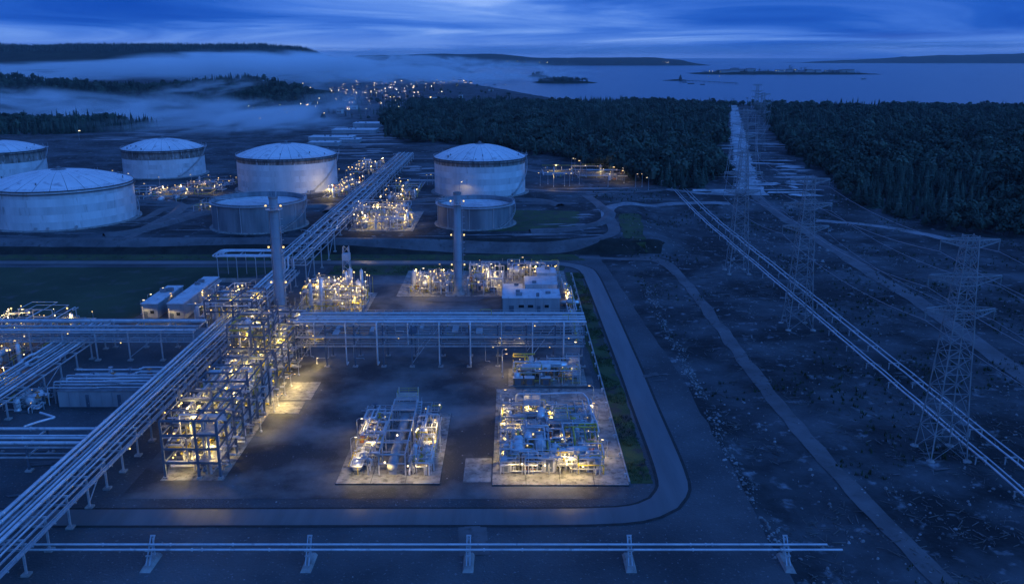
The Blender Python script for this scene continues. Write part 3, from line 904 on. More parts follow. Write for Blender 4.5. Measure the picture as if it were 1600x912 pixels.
def open_tank(cx, cy_, R_, h, label, drop, seed):
    z0 = hgt(cx, cy_); c = (cx, cy_, z0)
    t = thing("floating_roof_tank", label, "storage tank", c, "open weathered tanks")
    ring_part(t, "foundation_ring", c, [(R_ + 1.6, -1), (R_ + 1.6, .3), (R_ + .02, .42)], "worn_concrete")
    n = 5; ch = (h - .3) / n; z = .3
    for k in range(n):
        rr = R_ - .035 * k
        ring_part(t, "shell_course", c, [(rr, z), (rr, z + ch - .01)], "weathered_steel")
        z += ch
    ring_part(t, "inner_wall", c, [(R_ - .3, h - drop - .2), (R_ - .3, h), (R_ + .05, h)], "weathered_steel")
    ring_part(t, "wind_girder", c, [(R_, h - .9), (R_ + .9, h - .9), (R_ + .9, h - .7), (R_, h - .65)], "galvanised")
    m = MB(); m.lathe([(R_ - .45, h - drop), (R_ - 3, h - drop + .12), (R_ - 3.1, h - drop - .3), (R_ * .4, h - drop - .1), (.05, h - drop)], c, 48)
    m.build("floating_roof", "roof_sheet", t)
    rim_railing(t, (cx, cy_), R_ + .8, z0 + h - .65, 48)
    for k in range(10):
        a = 2 * math.pi * k / 10 + .2
        u = Vector((math.cos(a), math.sin(a), 0)); p = Vector(c) + u * (R_ + .12)
        m = MB(); m.beam(p + Vector((0, 0, .4)), p + Vector((0, 0, h - .9)), .22); m.build("stiffener", "galvanised", t)
    spiral_stair(t, c, R_, h, -.9, .45)
    m = MB()
    p = Vector((cx - R_ * .95, cy_, z0 + h)); q = Vector((cx + R_ * .2, cy_ - 1, z0 + h - drop + .2))
    m.beam(p, q, .9, .12); m.beam(p + Vector((0, -.5, .9)), q + Vector((0, -.5, .9)), .08); m.beam(p + Vector((0, .5, .9)), q + Vector((0, .5, .9)), .08)
    m.build("rolling_ladder", "galvanised", t)
    return t
open_tank(-116, 392, 20.5, 12.5, "low dark tank with open top in front of the stained white tank", 2.2, 1)
open_tank(-17.0, 397, 17.5, 10.5, "low dark tank with open top behind the slimmer chimney", 2.0, 2)

# earth bunds round the tank farm
def bund(pts, hgt_, label):
    c = catmull(pts, 4.0); m = MB(); vs, fs = [], []
    prof = [(-3.2, 0), (-1.0, hgt_), (1.0, hgt_), (3.2, 0)]
    for i, p in enumerate(c):
        d = (c[min(i + 1, len(c) - 1)] - c[max(i - 1, 0)]).normalized(); n_ = Vector((-d.y, d.x))
        for o_, z_ in prof:
            q = p + n_ * o_; vs.append((q.x, q.y, hgt(q.x, q.y) + z_ * (1 + .15 * nz(q.x, q.y, 6, 2)) - (.05 if z_ == 0 else 0)))
    for i in range(len(c) - 1):
        for k in range(3):
            a = i * 4 + k; fs.append((a + 1, a, a + 4, a + 5))
    m.add(vs, fs, True)
    return struct(m.build("earth_bank", "track" if hgt_ < 1.4 else "ground"))
bund([(-176, 366), (-166, 376), (-158, 400), (-150, 425), (-128, 440), (-96, 441), (-92, 425)], 1.3, "")
bund([(-255, 450), (-235, 462), (-180, 452), (-168, 430), (-165, 380)], 1.2, "")
bund([(-60, 440), (-45, 462), (10, 462), (25, 445)], 1.2, "")
bund([(8, 376), (24, 380), (40, 395), (48, 420), (46, 440)], 1.1, "")

# ------------------------------------------------------------------ chimneys
def chimney(x, y, h, r, label, masts):
    z0 = hgt(x, y); c = (x, y, z0)
    t = thing("chimney", label, "chimney", c)
    ring_part(t, "base_flange", c, [(r * 1.9, -.3), (r * 1.9, .5), (r * 1.25, .6), (r * 1.2, 1.6), (r * 1.08, 3.0)], "concrete", 20)
    k = 6
    for i in range(k):
        a, b = h * i / k, h * (i + 1) / k
        f = lambda q: r * (1.08 - .14 * q / h)
        ring_part(t, "shaft_section", c, [(f(a) + .09, a + .02), (f(a) + .09, a + .22), (f(a), a + .25), (f(b), b - .02), (f(b) - .2, b)], "chimney_paint", 20)
    ring_part(t, "soot_lip", c, [(r * .98, h - .7), (r * 1.05, h - .2), (r * 1.05, h + .12), (r * .8, h + .12), (r * .78, h - 1.0), (.02, h - 1.2)], "weathered_steel", 20)
    for zz_ in (h - 4.0,):
        m = MB(); rr = r + 1.15
        m.lathe([(r * .95, zz_), (rr, zz_), (rr, zz_ + .12), (r * .95, zz_ + .14)], c, 20, smooth=False)
        for i in range(14):
            a = 2 * math.pi * i / 14; p = (x + rr * math.cos(a), y + rr * math.sin(a), z0 + zz_)
            m.beam(p, (p[0], p[1], p[2] + 1.15), .07)
        m.tube([(x + rr * math.cos(2 * math.pi * i / 14), y + rr * math.sin(2 * math.pi * i / 14), z0 + zz_ + 1.12) for i in range(15)], .05, 4, caps=False)
        m.build("gallery", "galvanised", t)
    m = MB()
    lx = x + r * 1.08 + .35
    for s in (-.28, .28): m.beam((lx, y - .2 + s, z0), (lx - .1, y - .2 + s, z0 + h - 3.5), .07)
    for i in range(int((h - 3) / .8)): m.beam((lx - .05, y - .48, z0 + .8 * i + .4), (lx - .05, y + .08, z0 + .8 * i + .4), .05)
    for i in range(int((h - 6) / 2.2)):
        zz_ = z0 + 3 + 2.2 * i
        m.tube([(lx, y - .55, zz_), (lx + .55, y - .5, zz_), (lx + .7, y - .2, zz_), (lx + .55, y + .1, zz_), (lx, y + .15, zz_)], .045, 4)
    m.build("ladder", "galvanised", t)
    m = MB()
    for s in (-1, 1):
        m.tube([(x - r - .3, y + s * .2, z0 + .5), (x - r - .2, y + s * .2, z0 + h - 4)], .07, 5)
    m.build("cable_duct", "pipe_dull", t)
    for i in range(masts):
        a = -.6 + 1.4 * i
        m = MB(); p = (x + r * .9 * math.cos(a), y + r * .9 * math.sin(a), z0 + h - 1)
        m.tube([p, (p[0], p[1], z0 + h + (6.5 if i == 0 else 3.5))], .09, 5, r2=.04); m.build("lightning_rod", "galvanised", t)
    for zz_ in (h - 2.8, h * .56 + 1.2, h * .3):
        for s in (-1, 1):
            m = MB(); m.cbox(x + s * (r + .9), y - .6, z0 + zz_, .42, .42, .42); m.build("obstruction_lamp", "lamp_warm", t)
    return t
chimney(-73.4, 263.5, 38.5, 1.4, "thick grey chimney rising beside the long pipe rack", 3)
chimney(-18.6, 291, 35.5, 1.3, "slender grey chimney standing clear beyond the open yard", 2)

# ------------------------------------------------------------------ lattice pylons and wires
LEV = [(0, 3.7), (10, 3.0), (20, 2.45), (27, 2.2), (32, 1.85), (38.6, 1.5), (43.5, 1.25), (46.5, 1.1)]
ARMS = [(45.6, 5.9, 1.5), (38.4, 7.3, 1.8), (31.6, 7.0, 1.7)]
def hw(z):
    for (a, b), (c, d) in zip(LEV, LEV[1:]):
        if z <= c: return b + (d - b) * (z - a) / (c - a)
    return LEV[-1][1]
def make_pylon():
    P = {}
    legs = []
    for sx in (-1, 1):
        for sy in (-1, 1):
            m = MB()
            for (a, b), (c, d) in zip(LEV, LEV[1:]): m.beam((sx * b, sy * b, a), (sx * d, sy * d, c), .20 if a < 27 else .18)
            legs.append(m.mesh("leg", "pylon_steel"))
    P["leg"] = legs
    m = MB()
    zs = [0, 5.5, 10, 14.5, 18.5, 22, 25, 28, 30.5, 32.5, 35, 37.3, 39.5, 41.7, 43.8, 46.2]
    for a, b in zip(zs, zs[1:]):
        p, q = hw(a), hw(b)
        for i in range(4):
            c1 = [(-1, -1), (1, -1), (1, 1), (-1, 1)][i]; c2 = [(-1, -1), (1, -1), (1, 1), (-1, 1)][(i + 1) % 4]
            m.beam((c1[0] * p, c1[1] * p, a), (c2[0] * q, c2[1] * q, b), .085)
            m.beam((c2[0] * p, c2[1] * p, a), (c1[0] * q, c1[1] * q, b), .085)
            m.beam((c1[0] * q, c1[1] * q, b), (c2[0] * q, c2[1] * q, b), .10)
    P["bracing"] = [m.mesh("bracing", "pylon_steel")]
    arms = []
    for z, l, d in ARMS:
        m = MB(); w = hw(z)
        for s in (-1, 1):
            tip = (s * l, 0, z)
            for sy in (-1, 1):
                m.beam((s * w, sy * w, z), (s * l * .98, sy * .12, z - .02), .2)
                m.beam((s * w, sy * w, z - d), (s * l * .98, sy * .12, z - .3), .2)
                n = 5
                for k in range(n):
                    f0, f1 = k / n, (k + 1) / n
                    P0 = Vector((s * (w + (l - w) * f0), sy * w * (1 - f0), z)); P1 = Vector((s * (w + (l - w) * f1), sy * w * (1 - f1), z - d + (d - .3) * f1))
                    Q0 = Vector((s * (w + (l - w) * f0), sy * w * (1 - f0), z - d + (d - .3) * f0))
                    m.beam(P0, P1, .085); m.beam(Q0, P0, .085)
        for sy in (-1, 1):
            m.beam((-w, sy * w, z), (w, sy * w, z), .2); m.beam((-w, sy * w, z - d), (w, sy * w, z - d), .2)
        arms.append(m.mesh("crossarm", "pylon_steel"))
    P["crossarm"] = arms
    m = MB()
    m.tube([(0, 0, 0), (0, 0, -2.2)], .04, 5)
    for k in range(9): m.lathe([(.05, -.25 - k * .2), (.16, -.32 - k * .2), (.05, -.38 - k * .2)], (0, 0, 0), 7)
    P["insulator"] = m.mesh("insulator", "insulator")
    m = MB(); m.lathe([(.95, -1.2), (.9, .25), (.55, .45), (.01, .46)], (0, 0, 0), 8, smooth=False)
    P["footing"] = m.mesh("footing", "concrete")
    return P
PY = make_pylon()
def pylon(x, y, label, s=1.0):
    z = hgt(x, y)
    t = thing("pylon", label, "pylon", (x, y, z), "lattice pylons of the power line")
    t.scale = (s, s, s)
    for nm in ("leg", "bracing", "crossarm"):
        for me in PY[nm]: link(nm, me, t)
    for z_, l, d in ARMS:
        for sx in (-1, 1): link("insulator", PY["insulator"], t, (sx * (l - .15), 0, z_ - .2))
    for sx in (-1, 1):
        for sy in (-1, 1): link("footing", PY["footing"], t, (sx * 3.75, sy * 3.75, 0))
    return (x, y, z, s)
PYL = [(100, 66, 0, 1)]
PYL.append(pylon(89.3, 165, "tallest looking lattice pylon beside the bend of the corridor road"))
PYL.append(pylon(87.4, 253, "middle lattice pylon astride the pipelines, before the side path"))
PYL.append(pylon(86.2, 322, "lattice pylon standing between the pipelines and the road bend"))
PYL.append(pylon(134, 505, "lattice pylon where the corridor road bends at the clearing"))
x_, y_, _ = gg(1160, 235)
PYL.append(pylon(x_ + 14, y_, "small distant lattice pylon up the forest clearing"))
x_, y_, _ = gg(1152, 192)
PYL.append(pylon(x_ + 22, y_, "farthest tiny lattice pylon near the end of the clearing"))
for ai, (z_, l, d) in enumerate(ARMS):
    for sx in (-1, 1):
        m = MB(); pts = []
        for (xa, ya, za, sa), (xb, yb, zb, sb) in zip(PYL, PYL[1:]):
            A = Vector((xa + sx * (l - .15), ya, za + z_ - 2.4)); B = Vector((xb + sx * (l - .15), yb, zb + z_ - 2.4))
            L_ = (B - A).length; n = 10
            for k in range(n):
                f = k / n; p = A.lerp(B, f); p.z -= 4 * f * (1 - f) * (L_ * .025 + .4); pts.append(p)
        pts.append(B)
        m.tube(pts, .055, 4)
        tag(m.build("power_line", "wire", None), "sagging wire on the %s crossarms of the pylons, %s side" % (("top", "middle", "lowest")[ai], ("plant", "forest")[sx > 0]), "wire", "wires of the power line")

# ------------------------------------------------------------------ pipes and racks
def pipe(parent, pts, r, mt="pipe_steel", n=8, flanges=0, seed=0):
    m = MB(); m.tube(pts, r, n)
    if flanges:
        rnd = random.Random(seed)
        for _ in range(flanges):
            i = rnd.randrange(len(pts) - 1); a, b = Vector(pts[i]), Vector(pts[i + 1]); f = rnd.random()
            p = a.lerp(b, f); d = (b - a).normalized()
            m.tube([p - d * .12, p + d * .12], r * 1.45, n)
    return m.build("pipe", mt, parent)
def elbow(pts, r=0.6):
    """round the corners of a polyline"""
    P = [Vector(p) for p in pts]; out = [P[0]]
    for i in range(1, len(P) - 1):
        a = (P[i - 1] - P[i]); b = (P[i + 1] - P[i])
        k = min(r, a.length * .45, b.length * .45)
        A, B = P[i] + a.normalized() * k, P[i] + b.normalized() * k
        for f in (0, .33, .67, 1): out.append(A * (1 - f) ** 2 + P[i] * 2 * f * (1 - f) + B * f * f)
    out.append(P[-1]); return out

def rack(name, label, along, u0, u1, v0, v1, levels, pipes, spacing, post_w=.32, brace=6, cat="pipe rack", loops=0, seed=1, sag=None):
    """along 'y' or 'x': runs from v0 to v1, u0..u1 wide; pipes: (u, z, r, material)"""
    rnd = random.Random(seed)
    def W_(u, v, z): return (u, v, z) if along == "y" else (v, u, z)
    base = W_((u0 + u1) / 2, (v0 + v1) / 2, 0)
    t = thing(name, label, cat, base)
    n = max(1, int(round((v1 - v0) / spacing)))
    ztop = max(levels)
    for k in range(n + 1):
        v = v0 + (v1 - v0) * k / n
        for u in (u0 + .4, u1 - .4):
            g0 = hgt(*W_(u, v, 0)[:2])
            m = MB(); m.beam(W_(u, v, g0 - .3), W_(u, v, ztop + g0 * 0), post_w); m.build("post", "steel_blue" if post_w > .33 else "galvanised", t)
            m = MB(); m.cbox(*W_(u, v, g0 + .12), 1.3, 1.3, .5); m.build("footing", "concrete", t)
        for z in levels:
            m = MB(); m.beam(W_(u0 - .2, v, z), W_(u1 + .2, v, z), .26, .34); m.build("crossbeam", "galvanised", t)
        if brace and k % brace == 0 and k < n:
            v2 = v0 + (v1 - v0) * (k + 1) / n
            for u in (u0 + .4, u1 - .4):
                m = MB(); m.beam(W_(u, v, 1.0 + hgt(*W_(u, v, 0)[:2])), W_(u, v2, ztop - .4), .16); m.build("brace", "galvanised", t)
    for z in levels:
        for u in (u0 - .02, u1 + .02):
            m = MB(); m.beam(W_(u, v0, z - .05), W_(u, v1, z - .05), .2, .3); m.build("side_beam", "galvanised", t)
    for i, (u, z, r, mt) in enumerate(pipes):
        pts = [(u, v0 - .6), ]
        v = v0
        if loops:
            while True:
                v += rnd.uniform(35, 75)
                if v > v1 - 12: break
                if rnd.random() < .6:
                    du = rnd.choice((-1, 1)) * rnd.uniform(.5, 1.0) ; pts += [(u, v), (u + du, v + .01), (u + du, v + 5), (u, v + 5.01)]
        pts.append((u, v1 + .6))
        pipe(t, elbow([W_(a, b, z + r + .18) for a, b in pts], .5), r, mt, 8, flanges=int((v1 - v0) / 28) + 1, seed=seed * 50 + i)
    return t
def tray(parent, along, u, v0, v1, z, w=.8):
    def W_(a, b, c): return (a, b, c) if along == "y" else (b, a, c)
    m = MB()
    m.beam(W_(u, v0, z), W_(u, v1, z), w, .06)
    for s in (-1, 1): m.beam(W_(u + s * w / 2, v0, z + .12), W_(u + s * w / 2, v1, z + .12), .05, .24)
    return m.build("cable_tray", "galvanised", parent)
def handrail(parent, along, u, v0, v1, z, step=2.4):
    def W_(a, b, c): return (a, b, c) if along == "y" else (b, a, c)
    m = MB()
    for k in (.55, 1.1): m.beam(W_(u, v0, z + k), W_(u, v1, z + k), .07)
    n = max(1, int((v1 - v0) / step))
    for i in range(n + 1):
        v = v0 + (v1 - v0) * i / n; m.beam(W_(u, v, z), W_(u, v, z + 1.12), .07)
    return m.build("handrail", "galvanised", parent)

RZ = 6.2
mp_pipes = [(-84.6, RZ, .36, "pipe_steel"), (-83.4, RZ, .30, "pipe_steel"), (-82.2, RZ, .22, "pipe_dull"), (-81.3, RZ, .26, "pipe_steel"), (-80.2, RZ, .34, "pipe_steel"), (-78.9, RZ, .20, "pipe_dull"), (-78.1, RZ, .16, "pipe_steel"), (-83.9, RZ - 1.7, .22, "pipe_dull"), (-81.9, RZ - 1.7, .18, "pipe_dull"), (-79.8, RZ - 1.7, .2, "pipe_dull")]
t = rack("pipe_rack", "long pipe rack running past the steel tower up to the tank farm, nearer half", "y", -85.6, -77.2, 100, 300, [RZ, RZ - 1.7], mp_pipes, 7.2, seed=3)
tray(t, "y", -76.4, 100, 300, RZ - 1.0); handrail(t, "y", -75.9, 100, 300, RZ - 1.0)
for v in range(100, 300, 7):
    m = MB(); m.beam((-77.2, v + .5, RZ - 1.1), (-75.8, v + .5, RZ - 1.1), .18); m.build("bracket", "galvanised", t)
rp = [(-85 + i * 1.02, 9.6 if i % 4 else 9.9, .20 + .12 * ((i * 7) % 3) / 2, "pipe_steel" if i % 3 else "pipe_dull") for i in range(11) if i not in (2, 5, 8)]
t = rack("pipe_rack", "long pipe rack climbing past the stained tank, farther half", "y", -86, -74, 303, 655, [9.6, 7.4], rp + [(-84 + i * 2.6, 7.4, .18, "pipe_dull") for i in range(4)], 13, seed=5, loops=1, brace=3)
rnd_ = random.Random(29)
for i in range(46):
    y = rnd_.uniform(310, 640); x = rnd_.uniform(-85, -75); x2 = min(-73, max(-87, x + rnd_.uniform(-6, 6)))
    pipe(t, elbow([(x, y, 10.1), (x, y, 11.0 + .4 * rnd_.random()), (x2, y + rnd_.uniform(0, 3), 11.2), (x2, y + rnd_.uniform(3, 9), 10.0)], .4), rnd_.uniform(.1, .2), rnd_.choice(("pipe_steel", "galvanised", "pipe_dull")), 6)
# risers that lift the pipes from the nearer rack to the farther one
t = thing("pipe_riser", "bundle of bent pipes stepping up between the two halves of the rack", "pipes", (-81, 301.5, 0))
for i, (u, z, r, mt) in enumerate(mp_pipes[:7]):
    pipe(t, elbow([(u, 299.5, z + r + .18), (u, 301.0 + .25 * (i % 3), z + r + .18), (u, 301.0 + .25 * (i % 3), 10.0), (u - .3, 304, 10.0)], .4), r, mt)

# racks crossing the yard
cr_pipes = [(217.6 + i * .92, 12.0, (.30, .22, .34, .2, .26)[i % 5], ("pipe_steel", "pipe_steel", "pipe_dull")[i % 3]) for i in range(10) if i not in (2, 5, 7)]
cr_pipes += [(218 + i * 2.1, 8.6, .12 + .05 * (i % 3), "pipe_dull") for i in range(4)] + [(218.2 + i * 2, 6.0, .16, "pipe_dull") for i in range(4)]
t = rack("pipe_rack", "three storey pipe rack spanning the yard from steel tower to grass verge", "x", 217, 226.4, -57, 19, [12.0, 8.6, 6.0], cr_pipes, 7.6, .36, brace=4, seed=7)
handrail(t, "x", 216.6, -57, 19, 6.0); handrail(t, "x", 226.8, -57, 19, 12.0)
tray(t, "x", 216.4, -57, 19, 8.6)
for i in range(9):
    x = -52 + 8.2 * i
    pipe(t, elbow([(x, 217.2, 12.5), (x, 216.2, 12.5), (x, 216.2, 1.0 if i % 3 else 6.6), (x, 218.5, 1.0 if i % 3 else 6.6)], .4), .13 + .05 * (i % 3), "pipe_steel")
rnd_ = random.Random(19)
for i in range(26):   # small branches, drains and valves hung on the spanning rack
    x = rnd_.uniform(-55, 18); y = rnd_.uniform(217.4, 226); za, zb = rnd_.choice(((12.4, 8.9), (8.9, 6.3), (12.4, 6.3), (6.3, 1.2), (12.4, 13.6)))
    x2 = x + rnd_.uniform(-4, 4)
    pipe(t, elbow([(x, y, za), (x, y, zb + .4), (x2, y, zb + .4), (x2, y, zb)], .3), rnd_.uniform(.07, .14), rnd_.choice(("pipe_steel", "pipe_dull", "yellow_paint", "galvanised")), 6)
for k in range(18):
    x = rnd_.uniform(-56, 18); m = MB(); m.box(x - .5, x + rnd_.uniform(.4, 1.6), 217.2 + rnd_.uniform(0, 7), 219 + rnd_.uniform(0, 6.5), 8.95, 9.05 + rnd_.uniform(0, .6)); m.build("junction_box", rnd_.choice(("weathered_steel", "white_clad", "steel_blue")), t)
lp = [(157.8, 5.4, .36, "pipe_steel"), (160.2, 5.4, .26, "pipe_steel"), (161.4, 5.4, .24, "pipe_steel"), (164.6, 5.4, .34, "pipe_steel"), (158, 3.2, .16, "pipe_dull"), (162, 3.2, .2, "pipe_dull"), (164.5, 3.2, .16, "pipe_dull")]
t = rack("pipe_rack", "low rack of thick pale pipes joining the long rack near the road", "x", 157, 166, -150, -85.8, [5.4, 3.2], lp, 10.5, .36, brace=3, seed=8)
pipe(t, elbow([(-101, 165.2, 6.1), (-99.5, 167.5, 6.1), (-97, 170.0, 6.1), (-101.5, 172.5, 6.1)], .5), .26)
lp = [(222.6 + i * 1.05, 8.2, (.28, .16, .34)[i % 3], ("pipe_steel", "pipe_dull")[i % 2]) for i in range(10) if i not in (2, 5, 6)] + [(223 + i * 1.6, 5.6, .18, "pipe_dull") for i in range(6)]
t = rack("pipe_rack", "wide two storey pipe rack crossing behind the low flat shed", "x", 222, 233.6, -175, -86.2, [8.2, 5.6], lp, 9, .32, brace=4, seed=9)
handrail(t, "x", 221.6, -175, -86.2, 5.6)
lp = [(-124.6 + i * 1.25, 4.6, (.3, .2, .26)[i % 3], ("pipe_steel", "pipe_dull")[i % 2]) for i in range(8)]
t = rack("pipe_rack", "low pipe rack slanting beside the lit equipment at the picture edge", "y", -125.6, -114.6, 150, 240, [4.6], lp, 8, seed=10, loops=1)

# pipe bridge with U bends behind the buildings
t = thing("pipe_loop", "raised bundle of U bent pipes on thin legs behind the pale cabins", "pipes", (-99, 313, 0))
for i in range(4):
    x0 = -110 + i * .9; ya = 308 + i * 1.0; yb = 320 - i * 1.0
    pipe(t, elbow([(-86.5, ya, 9.4), (x0, ya, 9.4), (x0, yb, 9.4), (-86.5, yb, 9.4)], 2.2), .22 + .04 * (i % 2))
for x in (-108, -101, -94, -88):
    for y in (308.5, 319.5):
        m = MB(); m.beam((x, y, -.2), (x, y, 9.2), .24); m.build("post", "galvanised", t)
    m = MB(); m.beam((x, 307.5, 9.05), (x, 320.5, 9.05), .24); m.build("crossbeam", "galvanised", t)
m = MB(); m.box(-111, -87, 306.4, 306.8, -.2, 1.6); m.build("low_wall", "concrete", t)

# front pipeline beside the road
t = thing("pipeline", "pair of thin pale pipes on bracket supports along the front of the site", "pipeline", (-10, 125, 0))
for y, z in ((125.4, 3.1), (124.0, 3.0)):
    pipe(t, [(-86, y, z), (0, y, z), (51.5 if y > 125 else 53.5, y, z)], .19, "pipe_steel", 8, 7, int(y))
for x, lean in ((-59, -.5), (-33.2, -.25), (-7.1, 0), (19.2, .25), (44.8, .5)):
    m = MB()
    for s in (-.28, .28):
        m.beam((x + s, 123.2, .3), (x + s + lean * .2, 126.6, 4.0), .16, .2)
    m.beam((x - .4 + lean * .2, 126.6, 4.0), (x + .4 + lean * .2, 126.6, 4.0), .22)
    m.beam((x - .4, 123.9, 1.9), (x + .4, 123.9, 1.9), .2)
    for yy in (125.4, 124.0): m.beam((x - .45, yy, 2.8), (x + .45, yy, 2.8), .3, .14)
    m.beam((x, 126.3, .2), (x, 126.3, 3.8), .22)
    m.build("support_bracket", "galvanised", t)
    m = MB(); m.add([(x - 1.0, 121.8, -.2), (x + 1.0, 121.8, -.2), (x + 1.0, 127.4, -.2), (x - 1.0, 127.4, -.2), (x - .6, 122.4, .5), (x + .6, 122.4, .5), (x + .6, 126.9, .7), (x - .6, 126.9, .7)],
                    [(0, 1, 5, 4), (1, 2, 6, 5), (2, 3, 7, 6), (3, 0, 4, 7), (4, 5, 6, 7)]); m.build("footing", "concrete", t)
# pipelines under the power line
for nm, xs_, lab in (("a", (94.4, 95.7), "pair of long pale pipes on low stands, plant side of the pylons"), ("b", (100.4, 102.2), "pair of long pale pipes on low stands, forest side of the pylons")):
    t = thing("pipeline", lab, "pipeline", (sum(xs_) / 2, 330, 0))
    for j, x in enumerate(xs_):
        pts = [(x, y, hgt(98, y) * .6 + 2.0 + .08 * nz(x, y, 30, 3)) for y in range(100, 536, 6)]
        pts += [(x - 1.5, 540, 6.2), (x - 8, 544, 6.6), (x - 22, 548, 6.6), (x - 50, 552, 6.5)] if nm == "a" or j == 0 else [(x + 1, 540, 6.2)]
        pipe(t, pts, .21 if j == 0 else .16, "pipe_steel", 8, 12, j + ord(nm))
    for k, y in enumerate(range(104, 536, 14)):
        zt = hgt(98, y) * .6 + 1.72
        xa, xb = xs_[0] - .6, xs_[1] + .6
        g0 = min(hgt(xa, y), hgt(xb, y))
        m = MB()
        m.beam((xa, y, zt - .1), (xb, y, zt - .1), .24)
        for x in (xa + .2, xb - .2): m.beam((x, y, g0 - .5), (x, y, zt), .2)
        m.build("stand", "galvanised", t)
m = MB(); 
for (a, b) in (((0, 0, 0), (0, 0, 3.4)), ((2.6, 0, 0), (2.6, 0, 3.4)), ((0, 0, 3.4), (2.6, 0, 3.4)), ((0, 0, .6), (2.6, 0, .6))): m.beam(a, b, .16)
gx, gy, gz = gg(1033, 291)
tag(link("pipe_gantry", m.mesh("pipe_gantry", "galvanised"), None, (gx, gy, gz)), "small square steel gantry where the pipelines turn at the wood", "gantry")
# ------------------------------------------------------------------ lamps
NL = [0]
def point(parent, p, energy, col=(1.0, 0.71, 0.22), r=.25, kind="SPOT"):
    l = bpy.data.lights.new("lamp_light", kind); l.energy = energy; l.color = col; l.shadow_soft_size = r
    if kind == "SPOT": l.spot_size = R(158); l.spot_blend = .35      # shaded fittings throw their light downwards
    o = bpy.data.objects.new("lamp_light", l); COL.objects.link(o); o.parent = parent
    o.location = Vector(p) - ROOT.get(parent.name, Vector((0, 0, 0))); NL[0] += 1
    return o
LAMP_CACHE = {}
def lamp_post(x, y, h, label, group, energy=0, ang=0.0, size=1.0, mt="lamp_warm", twin=False):
    z = hgt(x, y)
    t = thing("lamp_post", label, "lamp post", (x, y, z), group)
    t.rotation_euler = (0, 0, ang)
    key = (round(h, 1), round(size, 2), mt, twin)
    if key not in LAMP_CACHE:
        p = MB(); p.tube([(0, 0, -.2), (0, 0, h * .5), (0, 0, h)], .11, 6, r2=.06); p.lathe([(.28, -.1), (.28, .35), (.1, .5)], (0, 0, 0), 8, smooth=False)
        a = MB(); hd = MB(); b = MB()
        for s in ((1, -1) if twin else (1,)):
            a.tube([(0, 0, h - .1), (s * .45, 0, h + .22), (s * .95, 0, h + .22)], .05, 5)
            hd.cbox(s * 1.05, 0, h + .30, .75 * size, .4 * size, .14)
            b.cbox(s * 1.05, 0, h + .30 - .07 - .09 * size, .6 * size, .36 * size, .18 * size)
        LAMP_CACHE[key] = (p.mesh("pole", "galvanised"), a.mesh("arm", "galvanised"), hd.mesh("lamp_head", "weathered_steel"), b.mesh("lamp_glass", mt))
    p, a, hd, b = LAMP_CACHE[key]
    link("pole", p, t); link("arm", a, t); k = link("lamp_head", hd, t); link("lamp_glass", b, k)
    if energy: 
        l = point(t, (x, y, z), energy, kind="SPOT"); l.location = (1.05, 0, h - .15 - .2 * size)
    return t
BULB = {}
def bulb(parent, p, s=.34, mt="lamp_warm"):
    if (s, mt) not in BULB:
        m = MB(); m.lathe([(.02, -.5 * s), (.42 * s, -.32 * s), (.5 * s, 0), (.42 * s, .32 * s), (.02, .5 * s)], (0, 0, 0), 8)
        BULB[(s, mt)] = m.mesh("lamp", mt)
    return link("lamp", BULB[(s, mt)], parent, Vector(p) - ROOT[parent.name])

# ------------------------------------------------------------------ equipment builders
def drum(parent, p, length, r, along="y", mt="clad_aluminium", name="vessel", ribs=0, legs=True):
    """horizontal vessel with dished ends on saddles"""
    m = MB(); hl = length / 2
    prof = [(.01, -hl - r * .45), (r * .5, -hl - r * .36), (r * .87, -hl - r * .16), (r, -hl), (r, hl), (r * .87, hl + r * .16), (r * .5, hl + r * .36), (.01, hl + r * .45)]
    m.lathe(prof, p, 14, axis=along)
    for k in range(ribs):
        o = -hl + length * (k + .5) / ribs
        m.lathe([(r * .98, o - .1), (r * 1.07, o - .08), (r * 1.07, o + .08), (r * .98, o + .1)], p, 14, axis=along)
    v = m.build(name, mt, parent)
    if legs:
        for s in (-.32, .32):
            m = MB(); o = length * s; g0 = hgt(p[0], p[1])
            if along == "y": m.box(p[0] - r * .8, p[0] + r * .8, p[1] + o - .15, p[1] + o + .15, min(g0, p[2] - r - .1), p[2] - r * .45)
            else: m.box(p[0] + o - .15, p[0] + o + .15, p[1] - r * .8, p[1] + r * .8, min(g0, p[2] - r - .1), p[2] - r * .45)
            m.build("saddle", "concrete" if p[2] - r > .8 else "steel_blue", parent)
    return v
def column_vessel(parent, x, y, z0, h, r, mt="clad_aluminium", cap=True):
    m = MB()
    m.lathe([(r * 1.12, 0), (r * 1.12, .15), (r * .96, .2), (r * .96, .8), (r, 1.0), (r, h - r * .5), (r * .87, h - r * .25), (r * .5, h - r * .07), (.01, h)], (x, y, z0), 14)
    for k in range(2): m.lathe([(r * .99, h * (.35 + .3 * k)), (r * 1.08, h * (.35 + .3 * k) + .05), (r * 1.08, h * (.35 + .3 * k) + .16), (r * .99, h * (.35 + .3 * k) + .2)], (x, y, z0), 14)
    m.tube([(x, y, z0 + h - .1), (x, y, z0 + h + .5)], r * .22, 8)
    return m.build("column_vessel", mt, parent)
